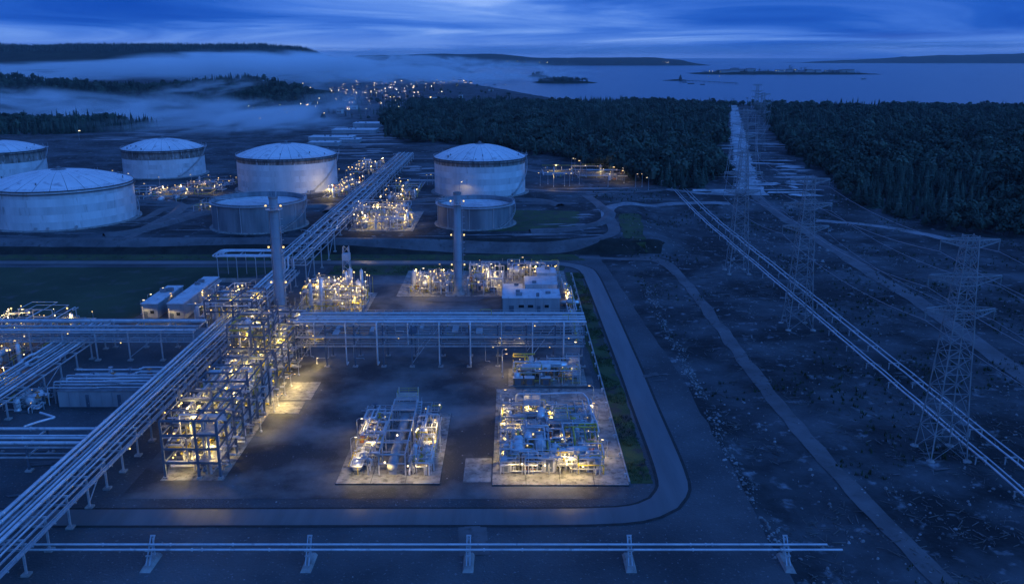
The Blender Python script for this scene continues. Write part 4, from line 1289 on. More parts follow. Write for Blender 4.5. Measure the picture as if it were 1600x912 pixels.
def platform(parent, x0, x1, y0, y1, z, rail=True):
    m = MB()
    nb_ = max(2, int((y1 - y0) / .34))
    for i in range(nb_):
        yy = y0 + (y1 - y0) * (i + .5) / nb_; m.box(x0, x1, yy - .07, yy + .07, z - .08, z)
    for xx in (x0 + .06, (x0 + x1) / 2, x1 - .06): m.box(xx - .05, xx + .05, y0, y1, z - .16, z - .06)
    m.beam((x0, y0, z - .15), (x1, y0, z - .15), .12, .22); m.beam((x0, y1, z - .15), (x1, y1, z - .15), .12, .22)
    p = m.build("platform", "galvanised", parent)
    if rail:
        m = MB()
        cs = [(x0, y0), (x1, y0), (x1, y1), (x0, y1), (x0, y0)]
        for a, b in zip(cs, cs[1:]):
            for k in (.55, 1.1): m.beam((*a, z + k), (*b, z + k), .06)
            L_ = math.hypot(b[0] - a[0], b[1] - a[1]); n = max(1, int(L_ / 1.6))
            for i in range(n):
                f = i / n; q = (a[0] + (b[0] - a[0]) * f, a[1] + (b[1] - a[1]) * f)
                m.beam((*q, z), (*q, z + 1.12), .06)
        m.build("guard_rail", random.choice(("galvanised", "yellow_paint", "galvanised")), parent)
    return p
def portal(parent, x0, x1, y, h, w=.24, mt="galvanised", along="x", z0=None):
    z0 = hgt(x0, y) if z0 is None else z0
    m = MB()
    if along == "x": P = [(x0, y), (x1, y)]
    else: P = [(y, x0), (y, x1)]
    for p in P: m.beam((*p, z0 - .1), (*p, z0 + h), w)
    m.beam((*P[0], z0 + h - w / 2), (*P[1], z0 + h - w / 2), w, w * 1.1)
    m.beam((*P[0], z0 + h * .55), (*P[1], z0 + h * .55), w * .8)
    return m.build("portal_frame", mt, parent)
def valve(parent, p, s, mt):
    m = MB(); x, y, z = p
    m.lathe([(.30 * s, -.05 * s), (.34 * s, .05 * s), (.2 * s, .15 * s), (.2 * s, .45 * s), (.08 * s, .5 * s), (.08 * s, .9 * s)], p, 8)
    m.lathe([(.40 * s, .86 * s), (.46 * s, .9 * s), (.40 * s, .94 * s), (.05, .9 * s)], p, 10)
    m.tube([(x - .42 * s, y, z), (x + .42 * s, y, z)], .17 * s, 8)
    return m.build("valve", mt, parent)
def pump(parent, x, y, z, a, mt):
    m = MB()
    c, s = math.cos(a), math.sin(a)
    m.cbox(x, y, z + .15, 2.2, .9, .3, a)
    m.tube([(x - c * .1, y - s * .1, z + .75), (x + c * .95, y + s * .95, z + .75)], .36, 10)
    m.tube([(x - c * .9, y - s * .9, z + .7), (x - c * .35, y - s * .35, z + .7)], .42, 10)
    m.tube([(x - c * .35, y - s * .35, z + .72), (x - c * .1, y - s * .1, z + .72)], .14, 8)
    m.tube([(x - c * .6, y - s * .6, z + .9), (x - c * .6, y - s * .6, z + 1.7)], .13, 8)
    return m.build("pump", mt, parent)
def cabinet(parent, x, y, z, sx, sy, h, mt="white_clad"):
    m = MB(); m.box(x - sx / 2, x + sx / 2, y - sy / 2, y + sy / 2, z, z + h); c = m.build("cabinet", mt, parent)
    m = MB(); m.box(x - sx / 2 - .08, x + sx / 2 + .08, y - sy / 2 - .08, y + sy / 2 + .08, z + h, z + h + .1); m.build("cover", "roof_sheet", c)
    m = MB(); m.box(x - sx * .3, x + sx * .3, y - sy / 2 - .03, y - sy / 2, z + .15, z + h - .3); m.build("door", "steel_blue", c)
    return c
PIPE_MT = ("pipe_steel", "pipe_steel", "pipe_dull", "clad_aluminium", "galvanised", "yellow_paint")
def tangle(parent, x0, x1, y0, y1, zs, n, seed, rmin=.07, rmax=.22, z0=0.0):
    """process piping: runs that turn square corners between fixed pipe levels"""
    rnd = random.Random(seed)
    for i in range(n):
        x, y = rnd.uniform(x0, x1), rnd.uniform(y0, y1); z = rnd.choice(zs)
        pts = [(x, y, z0 + .1), (x, y, z0 + z)] if rnd.random() < .65 else [(x, y, z0 + z)]
        last = None
        for k in range(rnd.randint(2, 5)):
            ax = rnd.choice([q for q in "xyxyz" if q != last]); last = ax
            if ax == "x": x = min(x1, max(x0, x + rnd.choice((-1, 1)) * rnd.uniform(1.5, (x1 - x0) * .6)))
            elif ax == "y": y = min(y1, max(y0, y + rnd.choice((-1, 1)) * rnd.uniform(1.5, (y1 - y0) * .45)))
            else: z = rnd.choice(zs)
            q = (x, y, z0 + z)
            if (Vector(q) - Vector(pts[-1])).length > .6: pts.append(q)
        if rnd.random() < .6: pts.append((x, y, z0 + .1)) if z > .6 else None
        if len(pts) < 2: continue
        r = rmin + (rmax - rmin) * rnd.random() ** 1.6
        pipe(parent, elbow(pts, r * 2.2), r, rnd.choice(PIPE_MT), 7, rnd.randint(0, 3), seed * 31 + i)
def fill(parent, x0, x1, y0, y1, seed, zmax=4.5, pipes=22, drums=3, cols=3, valves=10, pumps=4, cabs=3, portals=4, plats=1, lamps=6, lights=2, energy=220, z0=None, lamp_mt="lamp_warm", lamp_s=.30):
    rnd = random.Random(seed)
    random.seed(seed)
    z0 = hgt((x0 + x1) / 2, (y0 + y1) / 2) if z0 is None else z0
    zs = [z for z in (.6, 1.2, 2.0, 2.8, 3.6, 4.4, 5.4, 6.5) if z <= zmax]
    for i in range(drums):
        al = rnd.choice("yyx"); l = rnd.uniform(3.0, 6.5); r = rnd.uniform(.55, 1.15)
        x = rnd.uniform(x0 + (l / 2 if al == "x" else r) + .3, max(x0 + 1.5, x1 - (l / 2 if al == "x" else r) - .3)); y = rnd.uniform(y0 + (l / 2 if al == "y" else r) + .3, max(y0 + 1.5, y1 - (l / 2 if al == "y" else r) - .3))
        drum(parent, (x, y, z0 + r + rnd.choice((.5, .5, 2.2))), l, r, al, rnd.choice(("clad_aluminium", "white_clad", "pipe_steel")), ribs=rnd.choice((0, 3, 5)))
    for i in range(cols):
        column_vessel(parent, rnd.uniform(x0 + 1, x1 - 1), rnd.uniform(y0 + 1, y1 - 1), z0, rnd.uniform(.6, 1.15) * zmax, rnd.uniform(.35, .85), rnd.choice(("clad_aluminium", "white_clad", "pipe_steel")))
    for i in range(portals):
        a = rnd.uniform(x0, x1 - 3); portal(parent, a, min(x1, a + rnd.uniform(3, 6)), rnd.uniform(y0 + .5, y1 - .5), rnd.uniform(.6, 1.0) * zmax, .22, rnd.choice(("galvanised", "white_clad", "steel_blue")), z0=z0)
    for i in range(plats):
        a, b = rnd.uniform(x0, x1 - 3), rnd.uniform(y0, y1 - 3); w, d = rnd.uniform(2.2, 4), rnd.uniform(2.2, 5); z = z0 + rnd.uniform(.45, .8) * zmax
        platform(parent, a, min(a + w, x1), b, min(b + d, y1), z)
        for q in ((a + .1, b + .1), (min(a + w, x1) - .1, b + .1), (a + .1, min(b + d, y1) - .1), (min(a + w, x1) - .1, min(b + d, y1) - .1)):
            m = MB(); m.beam((*q, z0 - .1), (*q, z - .08), .14); m.build("post", "galvanised", parent)
    for i in range(pumps): pump(parent, rnd.uniform(x0 + 1.2, x1 - 1.2), rnd.uniform(y0 + 1.2, y1 - 1.2), z0, rnd.choice((0, math.pi / 2)), rnd.choice(("steel_blue", "orange_paint", "pipe_dull", "yellow_paint")))
    for i in range(cabs): cabinet(parent, rnd.uniform(x0 + 1, x1 - 1), rnd.uniform(y0 + 1, y1 - 1), z0, rnd.uniform(.9, 2.4), rnd.uniform(.8, 1.8), rnd.uniform(1.2, 2.6), rnd.choice(("white_clad", "shed_clad", "brown_paint")))
    tangle(parent, x0 + .3, x1 - .3, y0 + .3, y1 - .3, zs, int(pipes * 1.3), seed + 1, z0=z0)
    for i in range(int(pipes * .5)):   # instrument stands
        x, y = rnd.uniform(x0 + .3, x1 - .3), rnd.uniform(y0 + .3, y1 - .3); h_ = rnd.uniform(1.2, zmax * .9)
        m = MB(); m.tube([(x, y, z0), (x, y, z0 + h_)], .05, 5); m.cbox(x, y - .1, z0 + h_, rnd.uniform(.25, .6), .3, rnd.uniform(.3, .7))
        if rnd.random() < .5: m.beam((x - .8, y, z0 + h_ * .8), (x + .8, y, z0 + h_ * .8), .08)
        m.build("instrument_stand", rnd.choice(("galvanised", "white_clad", "pipe_steel")), parent)
    for i in range(valves): valve(parent, (rnd.uniform(x0 + .6, x1 - .6), rnd.uniform(y0 + .6, y1 - .6), z0 + rnd.choice(zs[:4]) + .1), rnd.uniform(.8, 1.5), rnd.choice(("steel_blue", "yellow_paint", "orange_paint", "galvanised")))
    for i in range(int(lamps * 1.5)):
        p = (rnd.uniform(x0 + .4, x1 - .4), rnd.uniform(y0 + .2, y1 - .4), z0 + rnd.uniform(.45, 1.0) * zmax)
        m = MB(); m.tube([(p[0], p[1] + .05, z0), (p[0], p[1] + .05, p[2])], .05, 5); m.build("lamp_pole", "galvanised", parent)
        bulb(parent, (p[0], p[1] - .12, p[2] + .1), lamp_s * rnd.choice((.5, .7, .9, 1.25)), lamp_mt if rnd.random() < .8 else "lamp_pale")
        if i < lights: point(parent, (p[0], p[1] - .5, p[2] + .1), 1.7 * energy * rnd.uniform(.6, 1.3), kind="POINT" if i % 3 == 0 else "SPOT")
# ------------------------------------------------------------------ concrete pads
def pad(name, x0, x1, y0, y1, h=.3, mt="worn_concrete", bay=6.5):
    """cast slab laid in bays with open joints"""
    z = hgt((x0 + x1) / 2, (y0 + y1) / 2)
    m = MB(); m.box(x0, x1, y0, y1, z - .3, z + h - .06)
    o = struct(m.build(name, "shoulder", None, (x0, y0, z)))
    ROOT[o.name] = Vector((x0, y0, z))
    nx_, ny_ = max(1, round((x1 - x0) / bay)), max(1, round((y1 - y0) / bay))
    w, d = (x1 - x0) / nx_, (y1 - y0) / ny_
    b = MB(); b.box(.05, w - .05, .05, d - .05, h - .2, h)
    me = b.mesh("slab_bay", mt)
    for i in range(nx_):
        for j in range(ny_): link("slab_bay", me, o, (w * i, d * j, random.uniform(-.012, .012)))
    return z + h
pad("concrete_pad", -34.2, -14, 151.5, 186)
pad("concrete_pad", -3.9, 22.6, 151.0, 201)
pad("concrete_apron", -9.6, -4.1, 152.5, 163, .1)
pad("concrete_pad", -1, 19, 203, 215.5, .2)
pad("concrete_apron", -56.4, -49.5, 186, 193, .12)
pad("concrete_apron", -56.2, -48.5, 194.2, 206, .14)
pad("concrete_pad", -84 + 11, -44, 377, 428, .2, bay=8)
pad("concrete_pad", -40, 20, 287, 324, .15, bay=9)
pad("concrete_pad", -70, -47, 262, 292, .15, bay=8)
pad("concrete_pad", -68.8, -56.4, 153.2, 200, .12)

# ------------------------------------------------------------------ steel process tower beside the rack
def tower(label, x0, x1, y0, y1, levels, bay, seed, npipes, lights, energy):
    rnd = random.Random(seed); random.seed(seed)
    t = thing("process_structure", label, "steel structure", ((x0 + x1) / 2, y0, 0))
    n = int(round((y1 - y0) / bay)); xs_ = [x0, (x0 + x1) / 2 + 1.2, x1]
    top = levels[-1]
    for k in range(n + 1):
        y = y0 + (y1 - y0) * k / n
        for x in xs_:
            m = MB(); m.beam((x, y, -.2), (x, y, top + (rnd.choice((0, 0, 1.2, 2.4)) if k else 0)), .42, .38); m.build("column", "steel_blue", t)
            m = MB(); m.cbox(x, y, .2, .9, .9, .5); m.build("footing", "concrete", t)
        for z in levels:
            m = MB(); m.beam((x0, y, z), (x1, y, z), .26, .40); m.build("floor_beam", "steel_blue", t)
        if k < n:
            y2 = y0 + (y1 - y0) * (k + 1) / n
            for x in xs_:
                for z in levels:
                    m = MB(); m.beam((x, y, z + .02), (x, y2, z + .02), .22, .34); m.build("edge_beam", "steel_blue", t)
            for x in (x0, x1):
                i = k % len(levels); za = 0 if i == 0 else levels[i - 1]
                m = MB(); m.beam((x, y, za + .2), (x, y2, levels[i] - .2), .18); m.build("brace", "steel_blue", t)
            for li, z in enumerate(levels):
                if z < levels[-1] and rnd.random() < .32:
                    a = rnd.choice(((x0, xs_[1]), (xs_[1], x1)))
                    platform(t, a[0] + .2, a[1] - .2, y + .2, y2 - .2, z + .3, rnd.random() < .7)
    zs = []
    for a, b in zip([0] + levels, levels): zs += [a + .9, a + 1.7, a + 2.5]
    # piping threaded through the floors along and across
    for i in range(npipes):
        rr = rnd.uniform(.10, .30); x = rnd.uniform(x0 + .4, x1 - .4); z = rnd.choice(zs); kind = rnd.random()
        mt = rnd.choice(PIPE_MT)
        if kind < .45:
            a, b = sorted((rnd.uniform(y0, y1), rnd.uniform(y0, y1)))
            if b - a < 4: b = min(y1, a + 6)
            z2 = rnd.choice(zs); x2 = min(x1 - .3, max(x0 + .3, x + rnd.uniform(-4, 4)))
            pipe(t, elbow([(x, a, z), (x, b, z), (x2, b, z), (x2, b, z2)] if abs(z2 - z) > .5 else [(x, a, z), (x, b, z)], .5), rr, mt, 7, 2, seed * 77 + i)
        elif kind < .75:
            y = rnd.uniform(y0 + .4, y1 - .4); xa, xb = x0 - .3, x1 + rnd.choice((.3, .3, .9)); z2 = rnd.choice(zs)
            pipe(t, elbow([(xa, y, z), (x, y, z), (x, y, z2), (xb, y, z2)] if abs(z2 - z) > .5 else [(xa, y, z), (xb, y, z)], .4), rr, mt, 7, 2, seed * 77 + i)
        else:
            y = rnd.uniform(y0 + .4, y1 - .4); pipe(t, elbow([(x, y, .3), (x, y, z), (x, min(y1, y + rnd.uniform(1, 5)), z)], .4), rr, mt, 7, 1, seed * 77 + i)
    for i in range(int((y1 - y0) / 5)):
        li = rnd.randrange(len(levels)); za = (0 if li == 0 else levels[li - 1] + .3)
        y = rnd.uniform(y0 + 2, y1 - 2); x = rnd.uniform(x0 + 1.2, x1 - 1.2)
        if rnd.random() < .5: drum(t, (x, y, za + 1.4), rnd.uniform(2.5, 4.5), rnd.uniform(.5, .9), "y", rnd.choice(("clad_aluminium", "white_clad")), legs=False)
        else: column_vessel(t, x, y, za, rnd.uniform(2.2, 3.2), rnd.uniform(.4, .8))
        valve(t, (rnd.uniform(x0, x1), rnd.uniform(y0, y1), za + 1.2), 1.4, rnd.choice(("yellow_paint", "steel_blue", "orange_paint")))
    nb = int((y1 - y0) * 3.0)
    for i in range(nb):
        li = rnd.randrange(len(levels)); za = (0 if li == 0 else levels[li - 1]); zb = levels[li]
        x = rnd.choice((x0 + .4, x1 - .4, rnd.uniform(x0, x1), x1 - .4)); y = rnd.uniform(y0 + .3, y1 - .3)
        bulb(t, (x, y, zb - .55), .28 * rnd.choice((.6, .8, 1, 1.3)), "lamp_warm")
    for i in range(lights):
        li = i % len(levels); za = (0 if li == 0 else levels[li - 1]); 
        point(t, (rnd.uniform(x0 + 2, x1 - 1), y0 + (y1 - y0) * (i + .5) / lights, (za + levels[li]) / 2 + .8), energy * rnd.uniform(.7, 1.3), kind="POINT")
    return t
tower("open steel tower packed with lit pipework, front end over the dark yard", -68, -57.2, 154.2, 196, [3.4, 6.3, 9.2, 12.2], 5.2, 21, 280, 34, 270)
tower("taller steel structure of lit pipework where the racks meet, below the thick chimney", -70, -57.6, 199, 240, [3.6, 7.0, 10.4], 5.5, 22, 300, 34, 270)
tower("tall narrow steel frame rising over the middle of the lit pipework tower", -69.4, -60.5, 200.5, 214, [11.0, 14.0, 17.0], 4.4, 23, 60, 6, 240)
tower("steel frame straddling the long rack beside the thick chimney", -88.2, -74.6, 238, 252, [9.2, 12.4], 4.6, 24, 60, 6, 240)
for i, (y, z) in enumerate([(187, 4.2), (190.5, 3.0), (197, 4.4), (203, 3.2), (211, 4.5), (176, 3.5)]):
    lamp_post(-55.4, y, z, "short lamp post on the lit concrete apron beside the steel tower", "lamp posts at the steel tower", 900 if i != 5 else 400, 0.2, .6)
lamp_post(-52.5, 219.5, 2.0, "single low lamp in the dark yard under the spanning rack", None, 260, -1.2, .7, "lamp_pale")

# ------------------------------------------------------------------ process skids on the yard
t = thing("process_skid", "narrow process skid with ribbed drums stepping back to a stair tower", "process skid", (-24, 168, .3))
z = .3
for i, y in enumerate((156.5, 161.5, 166.5, 171.5, 176.0)):
    drum(t, (-23.6, y, z + 1.9 + .18 * i), 3.6, .95, "y", "pipe_dull" if i % 2 else "shed_clad", ribs=6)
for k in range(6):
    y = 155 + 5.0 * k
    portal(t, -26.2, -21.0, y, 4.6 + .25 * k, .24, "galvanised", z0=z)
for x in (-26.2, -21.0):
    m = MB(); m.beam((x, 155, z + 4.5), (x, 180, z + 5.7), .2, .26); m.build("side_beam", "galvanised", t)
platform(t, -26, -21.2, 176.5, 181, z + 4.8)
for (x, y) in ((-25.8, 181), (-21.4, 181), (-25.8, 184.5), (-21.4, 184.5)):
    m = MB(); m.beam((x, y, z - .1), (x, y, z + 6.9), .2); m.build("post", "white_clad", t)
platform(t, -25.9, -21.3, 181.2, 184.6, z + 5.6)
m = MB()
for i in range(14): m.cbox(-20.6, 170 + i * .75, z + .6 + i * .36, .95, .5, .06)
for s in (-.5, .5):
    m.beam((-20.6 + s, 169.8, z + .4), (-20.6 + s, 180, z + 5.4), .1, .24); m.beam((-20.6 + s, 169.8, z + 1.4), (-20.6 + s, 180, z + 6.4), .06)
m.build("stair", "galvanised", t)
for i in range(5):   # vertical loops of coiled pipe on the flank
    y = 157 + 5 * i
    pipe(t, elbow([(-31.5, y, z), (-31.5, y, z + 2.6), (-28, y, z + 2.6), (-28, y, z + 1.0), (-30.4, y + 1.4, z + 1.0), (-30.4, y + 1.4, z + 3.2), (-26.4, y + 1.4, z + 3.2)], .6), .26, "clad_aluminium")
fill(t, -32.5, -26.8, 154.5, 182, 31, 3.6, 40, 2, 3, 12, 4, 3, 4, 1, 5, 2, 200, z)
fill(t, -20.6, -15.6, 154.5, 182, 32, 4.4, 40, 2, 4, 12, 4, 3, 4, 1, 6, 3, 200, z)
for p in ((-23.5, 163.0, z + 4.9), (-25, 155.0, z + 2.8), (-20.5, 155.4, z + 1.8), (-17, 156, z + 1.6)): bulb(t, p, .36, "lamp_pale")
t = thing("cable_frame", "low pale ladder frame lying beside the stair tower of the narrow skid", "frame", (-30, 187, 0))
for k in range(4):
    m = MB(); m.beam((-35 + .6 * k, 186.6 + k * 1.1, .55), (-26.5, 186.6 + k * 1.1, .55), .18); m.build("rail", "galvanised", t)
for k in range(6):
    m = MB(); m.beam((-34 + 1.4 * k, 186.4, .38), (-34 + 1.4 * k, 190.1, .38), .16); m.build("rung", "galvanised", t)
    m = MB(); m.cbox(-34 + 1.4 * k, 188, .17, .4, .4, .5); m.build("foot", "concrete", t)

t = thing("process_skid", "square process skid of pale steel portals crammed with pipes and cabinets", "process skid", (7, 172, .3))
for j, y in enumerate((156.5, 161.5, 166.5, 171.5, 176.5, 182)):
    for i in range(4):
        if (i * 7 + j * 5) % 6 == 0: continue
        x = -2.4 + 5.0 * i
        portal(t, x, x + 4.8, y, (3.2, 4.2, 4.7, 3.8)[(i + j) % 4], .26, ("white_clad", "galvanised")[(i + j) % 2], z0=z)
for i in range(5):
    x = -2.4 + 4.95 * i
    m = MB(); m.beam((x, 156.5, z + 3.7), (x, 182, z + 3.7), .16, .2); m.build("long_beam", "galvanised", t)
for x0, x1, y0, y1, zz_ in ((2.6, 6.4, 180, 185.5, 4.6), (2, 5, 166.5, 170, 4.2), (9, 12, 172, 176, 4.3)):
    platform(t, x0, x1, y0, y1, z + zz_)
    for q in ((x0 + .1, y0 + .1), (x1 - .1, y0 + .1), (x0 + .1, y1 - .1), (x1 - .1, y1 - .1)):
        m = MB(); m.beam((*q, z - .1), (*q, z + zz_ - .08), .18); m.build("post", "white_clad", t)
for i in range(5): cabinet(t, -1.2 + 4.3 * i, 157.2 + (i % 2), z, 2.3, 1.8, 2.4 + .3 * (i % 3), ("white_clad", "shed_clad")[i % 2])
fill(t, -2.6, 8, 155, 172, 41, 4.4, 52, 3, 4, 14, 5, 3, 2, 1, 7, 3, 190, z)
fill(t, 7, 18.4, 155, 172, 42, 4.4, 52, 3, 4, 14, 5, 3, 2, 1, 7, 3, 190, z)
fill(t, -2.6, 8, 172, 186, 43, 3.6, 42, 3, 3, 10, 4, 3, 2, 1, 4, 1, 150, z)
fill(t, 7, 18.4, 172, 186, 44, 3.6, 42, 3, 3, 10, 4, 3, 2, 1, 4, 1, 150, z)
pipe(t, elbow([(1, 188, .6), (1, 188, 4.2), (8, 188, 4.2), (13, 188.5, 4.2), (16.5, 188.5, 4.2), (17.4, 185, 4.2), (17.6, 176, 3.8)], .8), .22)
for p in ((2, 155.3, 2.6), (6.5, 155.5, 2.2), (10.8, 155.2, 2.6), (14, 155.6, 1.9)):
    bulb(t, p, .36, "lamp_pale")
gS = "lamp posts round the two lit skids"
for x, y, h, lab, e, ang in [(-32.2, 158.5, 6.6, "tall lamp post on the corner of the narrow skid's pad, near the stacked drums", 420, .3), (-33, 170, 5.6, "lamp post on the long open edge of the narrow skid's pad", 300, .2),
                        (-15.0, 165.5, 6.8, "lamp post at the middle of the narrow skid's pad, facing the empty yard", 300, 2.8), (-15.2, 168.5, 6.0, "shorter twin of the lamp post at the middle of the narrow skid's pad", 200, 2.9),
                        (-2.9, 160.5, 3.2, "low lamp on the front corner of the square skid facing the narrow skid", 420, .2), (-2.8, 171, 4.8, "lamp post second along the square skid's edge facing the narrow skid", 200, .2), (-2.9, 178, 5.4, "lamp post third along the square skid's edge facing the narrow skid", 180, .2), (-2.6, 187, 5.4, "lamp post fourth along the square skid's edge facing the narrow skid", 200, .2),
                        (19.6, 163, 4.0, "leaning white lamp post on the verge side of the square skid", 330, 2.9), (19.4, 181, 4.6, "lamp post farther back on the verge side of the square skid", 150, 2.9), (19.2, 190, 5.2, "bright lamp post at the back corner of the square skid by the verge", 220, 2.9)]:
    lamp_post(x, y, h, lab, gS, e * 1.5, ang, .75, "lamp_pale" if e > 250 else "lamp_warm")
# front floodlights of the square skid, low and warm
t = bpy.data.objects["process_skid.001"]
for x in (0.5, 5, 9.5, 14): point(t, (x, 153.6, 3.4), 420)
t = bpy.data.objects["process_skid"]
for x in (-30, -24.5, -18.5): point(t, (x, 153.4, 3.2), 340)

# pipe and valve yard behind the verge, under the end of the spanning rack
t = thing("process_skid", "dark equipment skid with brown boxes under the end of the spanning rack", "process skid", (9, 209, .2))
fill(t, 0, 17.5, 203.6, 215, 51, 4.4, 30, 4, 2, 8, 4, 3, 4, 2, 5, 1, 120, .2)
drum(t, (6, 208, 3.4), 7, 1.0, "x", "white_clad"); drum(t, (10, 211, 2.8), 8, 1.1, "x", "clad_aluminium")
for x in (1.5, 4.4, 8.5): cabinet(t, x, 204.4, .2, 2.4, 1.6, 1.8, "brown_paint")
for k, (x, y) in enumerate(((-2.4, 209.5), (-2.6, 213))): lamp_post(x, y, 6.2, "tall warm lamp post under the spanning rack beside the brown boxes", "lamp posts under the spanning rack", 380, .4, .75)
t = thing("kerb_wall", "long low kerb wall with cable posts between yard and grass verge", "kerb wall", (22, 240, 0))
m = MB()
for y in range(152, 320, 6):
    m = MB(); m.box(22.6, 22.95, y, y + 5.9, -.1, .5); m.build("kerb_stone", "concrete", t)
for k, y in enumerate(range(154, 318, 9)):
    m = MB(); m.beam((22.2, y, 0), (22.2, y, 1.1), .16); m.cbox(22.2, y, 1.1, .5, .3, .35); m.build("cable_post", "white_clad", t)

# equipment beyond the spanning rack
def area(label, x0, x1, y0, y1, seed, **k):
    t = thing("process_unit", label, "process unit", ((x0 + x1) / 2, (y0 + y1) / 2, hgt((x0 + x1) / 2, (y0 + y1) / 2)))
    fill(t, x0, x1, y0, y1, seed, **k); return t
area("tangle of pipes and vessels around the foot of the slender chimney", -36, -20.5, 290, 306, 61, zmax=6.5, pipes=26, drums=4, cols=6, lamps=20, lights=3, energy=420, lamp_s=.42)
area("bright pipework between the slender chimney and the white roofed building", -16, -3, 288, 318, 62, zmax=6.5, pipes=34, drums=4, cols=7, lamps=18, lights=4, energy=420, lamp_s=.42)
area("piping and valves lining the back of the white roofed building", -2, 18, 308, 322, 63, zmax=5.4, pipes=24, drums=4, cols=4, lamps=10, lights=2, energy=380, lamp_s=.42)
area("strip of small lit equipment between the white roofs and the kerb", 17.3, 20.6, 232, 300, 64, zmax=3.6, pipes=18, drums=3, cols=4, lamps=7, lights=2, energy=200, plats=0, portals=2, lamp_s=.42)
area("dense lit process unit beside the thick chimney", -69, -48, 263, 290, 65, zmax=9, pipes=60, drums=7, cols=9, valves=18, portals=8, plats=4, lamps=42, lights=8, energy=420, lamp_s=.42)
area("loose tangle of pipes behind the steel structure and pale cabins", -100, -87, 255, 285, 66, zmax=6.5, pipes=40, drums=4, cols=5, lamps=20, lights=3, energy=260, lamp_s=.45)
area("lit vessels and pipes at the picture edge past the wide rack", -156, -130, 205, 262, 67, zmax=5.4, pipes=34, drums=5, cols=6, lamps=34, lights=6, energy=420, lamp_s=.42)
area("glittering valve yard on a pad beside the long rack below the tank farm", -72, -45, 379, 398, 68, zmax=6.5, pipes=40, drums=5, cols=6, lamps=30, lights=6, energy=650, lamp_s=.42)
area("second row of the glittering valve yard behind the first", -78, -50, 404, 428, 69, zmax=6.5, pipes=30, drums=4, cols=5, lamps=22, lights=3, energy=600, lamp_s=.42)
area("lit pump row between the stained tank and the long rack", -104, -90, 470, 530, 70, zmax=5.4, pipes=24, drums=3, cols=5, lamps=22, lights=4, energy=800, lamp_s=.6)
area("lit pipe manifold across the rack from the stained tank", -72, -52, 450, 520, 71, zmax=4.4, pipes=24, drums=3, cols=2, lamps=14, lights=2, energy=500, lamp_s=.6)
area("far lit manifold at the top of the long rack", -108, -90, 560, 620, 72, zmax=5.4, pipes=16, drums=2, cols=4, lamps=14, lights=2, energy=900, lamp_s=.6)
area("small lit manifold between the stained tank and the lone tank", -196, -166, 480, 530, 73, zmax=4.4, pipes=18, drums=3, cols=2, lamps=24, lights=3, energy=700, lamp_s=.42)
area("low lit pipework on the ground behind the broad white tank", -240, -178, 455, 500, 74, zmax=3.6, pipes=26, drums=4, cols=2, lamps=20, lights=3, energy=600, lamp_s=.42)
area("low lit pipework beside the dark open tank", -160, -140, 425, 455, 75, zmax=3.6, pipes=18, drums=3, cols=1, lamps=14, lights=2, energy=500, lamp_s=.42)
area("pipework and lamps on open ground towards the wood, past the tall tank", 20, 100, 540, 590, 76, zmax=4.4, pipes=20, drums=4, cols=3, lamps=10, lights=2, energy=900, lamp_s=.42)
gw = "lamp posts along the edge of the wood"
for i, (px, py) in enumerate([(893, 251), (898, 252), (907, 255), (916, 263), (932, 264), (956, 266), (973, 268), (975, 272), (894, 268), (950, 278), (993, 278), (1003, 278), (1013, 284), (865, 278), (882, 277), (890, 277), (905, 274), (844, 276), (856, 274)]):
    p = gg(px, py + 14)
    lamp_post(p[0], p[1], 7.5, "lamp post along the dark edge of the wood past the tall tank", gw, 700 if i in (5, 7, 6, 2, 13, 15) else 0, i * 1.3, 1.7 if i in (5, 7, 2) else 1.0, "lamp_warm" if i % 3 else "lamp_pale")
gv = "lamp posts in the valve yard"
for px, py in [(610, 330), (620, 332), (629, 337), (600, 338), (605, 345), (615, 347), (540, 270), (546, 268), (569, 265), (552, 275), (570, 280), (528, 268), (582, 268), (623, 283), (639, 286), (676, 277), (668, 278), (250, 281), (230, 292), (205, 275), (180, 270), (330, 278), (300, 277)]:
    p = gg(px, py + 11); 
    lamp_post(p[0], p[1], 5.8, "bright lamp post among the pipes near the long rack and tanks", gv, 0, px, 0.95, "lamp_pale" if px % 2 else "lamp_warm")
p = gg(722, 311); lamp_post(p[0] , p[1] - 2.5, 9.5, "white floodlight post against the wall of the tall tank", None, 500, 1.57, 1.4, "lamp_pale")

# lamps fixed under the racks
for nm, spots in (("pipe_rack.002", [(-55, 217.2, 5.7, 1), (-53, 219, 8.2, 1), (-50, 217.2, 8.2, 0), (-54, 217.2, 11.6, 1), (-44, 217.2, 8.2, 0), (-30, 217.2, 8.2, 0), (-3, 217.2, 8.2, 1), (-5, 217.2, 5.7, 1), (2, 217.2, 8.2, 1), (6, 217.2, 11.6, 0), (10, 217.2, 5.7, 1), (15, 217.2, 8.2, 0)]),
                  ("pipe_rack.004", [(-150, 222.2, 5.2, 1), (-140, 222.2, 5.2, 1), (-120, 222.2, 7.8, 0), (-106, 222.2, 5.2, 0)]), ("pipe_rack", [(-76.2, 158, 4.6, 0), (-76.2, 176, 4.6, 1), (-76.2, 186, 4.6, 1), (-76.2, 205, 4.6, 1), (-76.2, 222, 4.6, 0), (-76.2, 240, 4.6, 1)])):
    t = bpy.data.objects[nm]
    for x, y, z_, on in spots:
        bulb(t, (x, y, z_), .34, "lamp_warm")
        if on: point(t, (x, y, z_ - .25), 130)
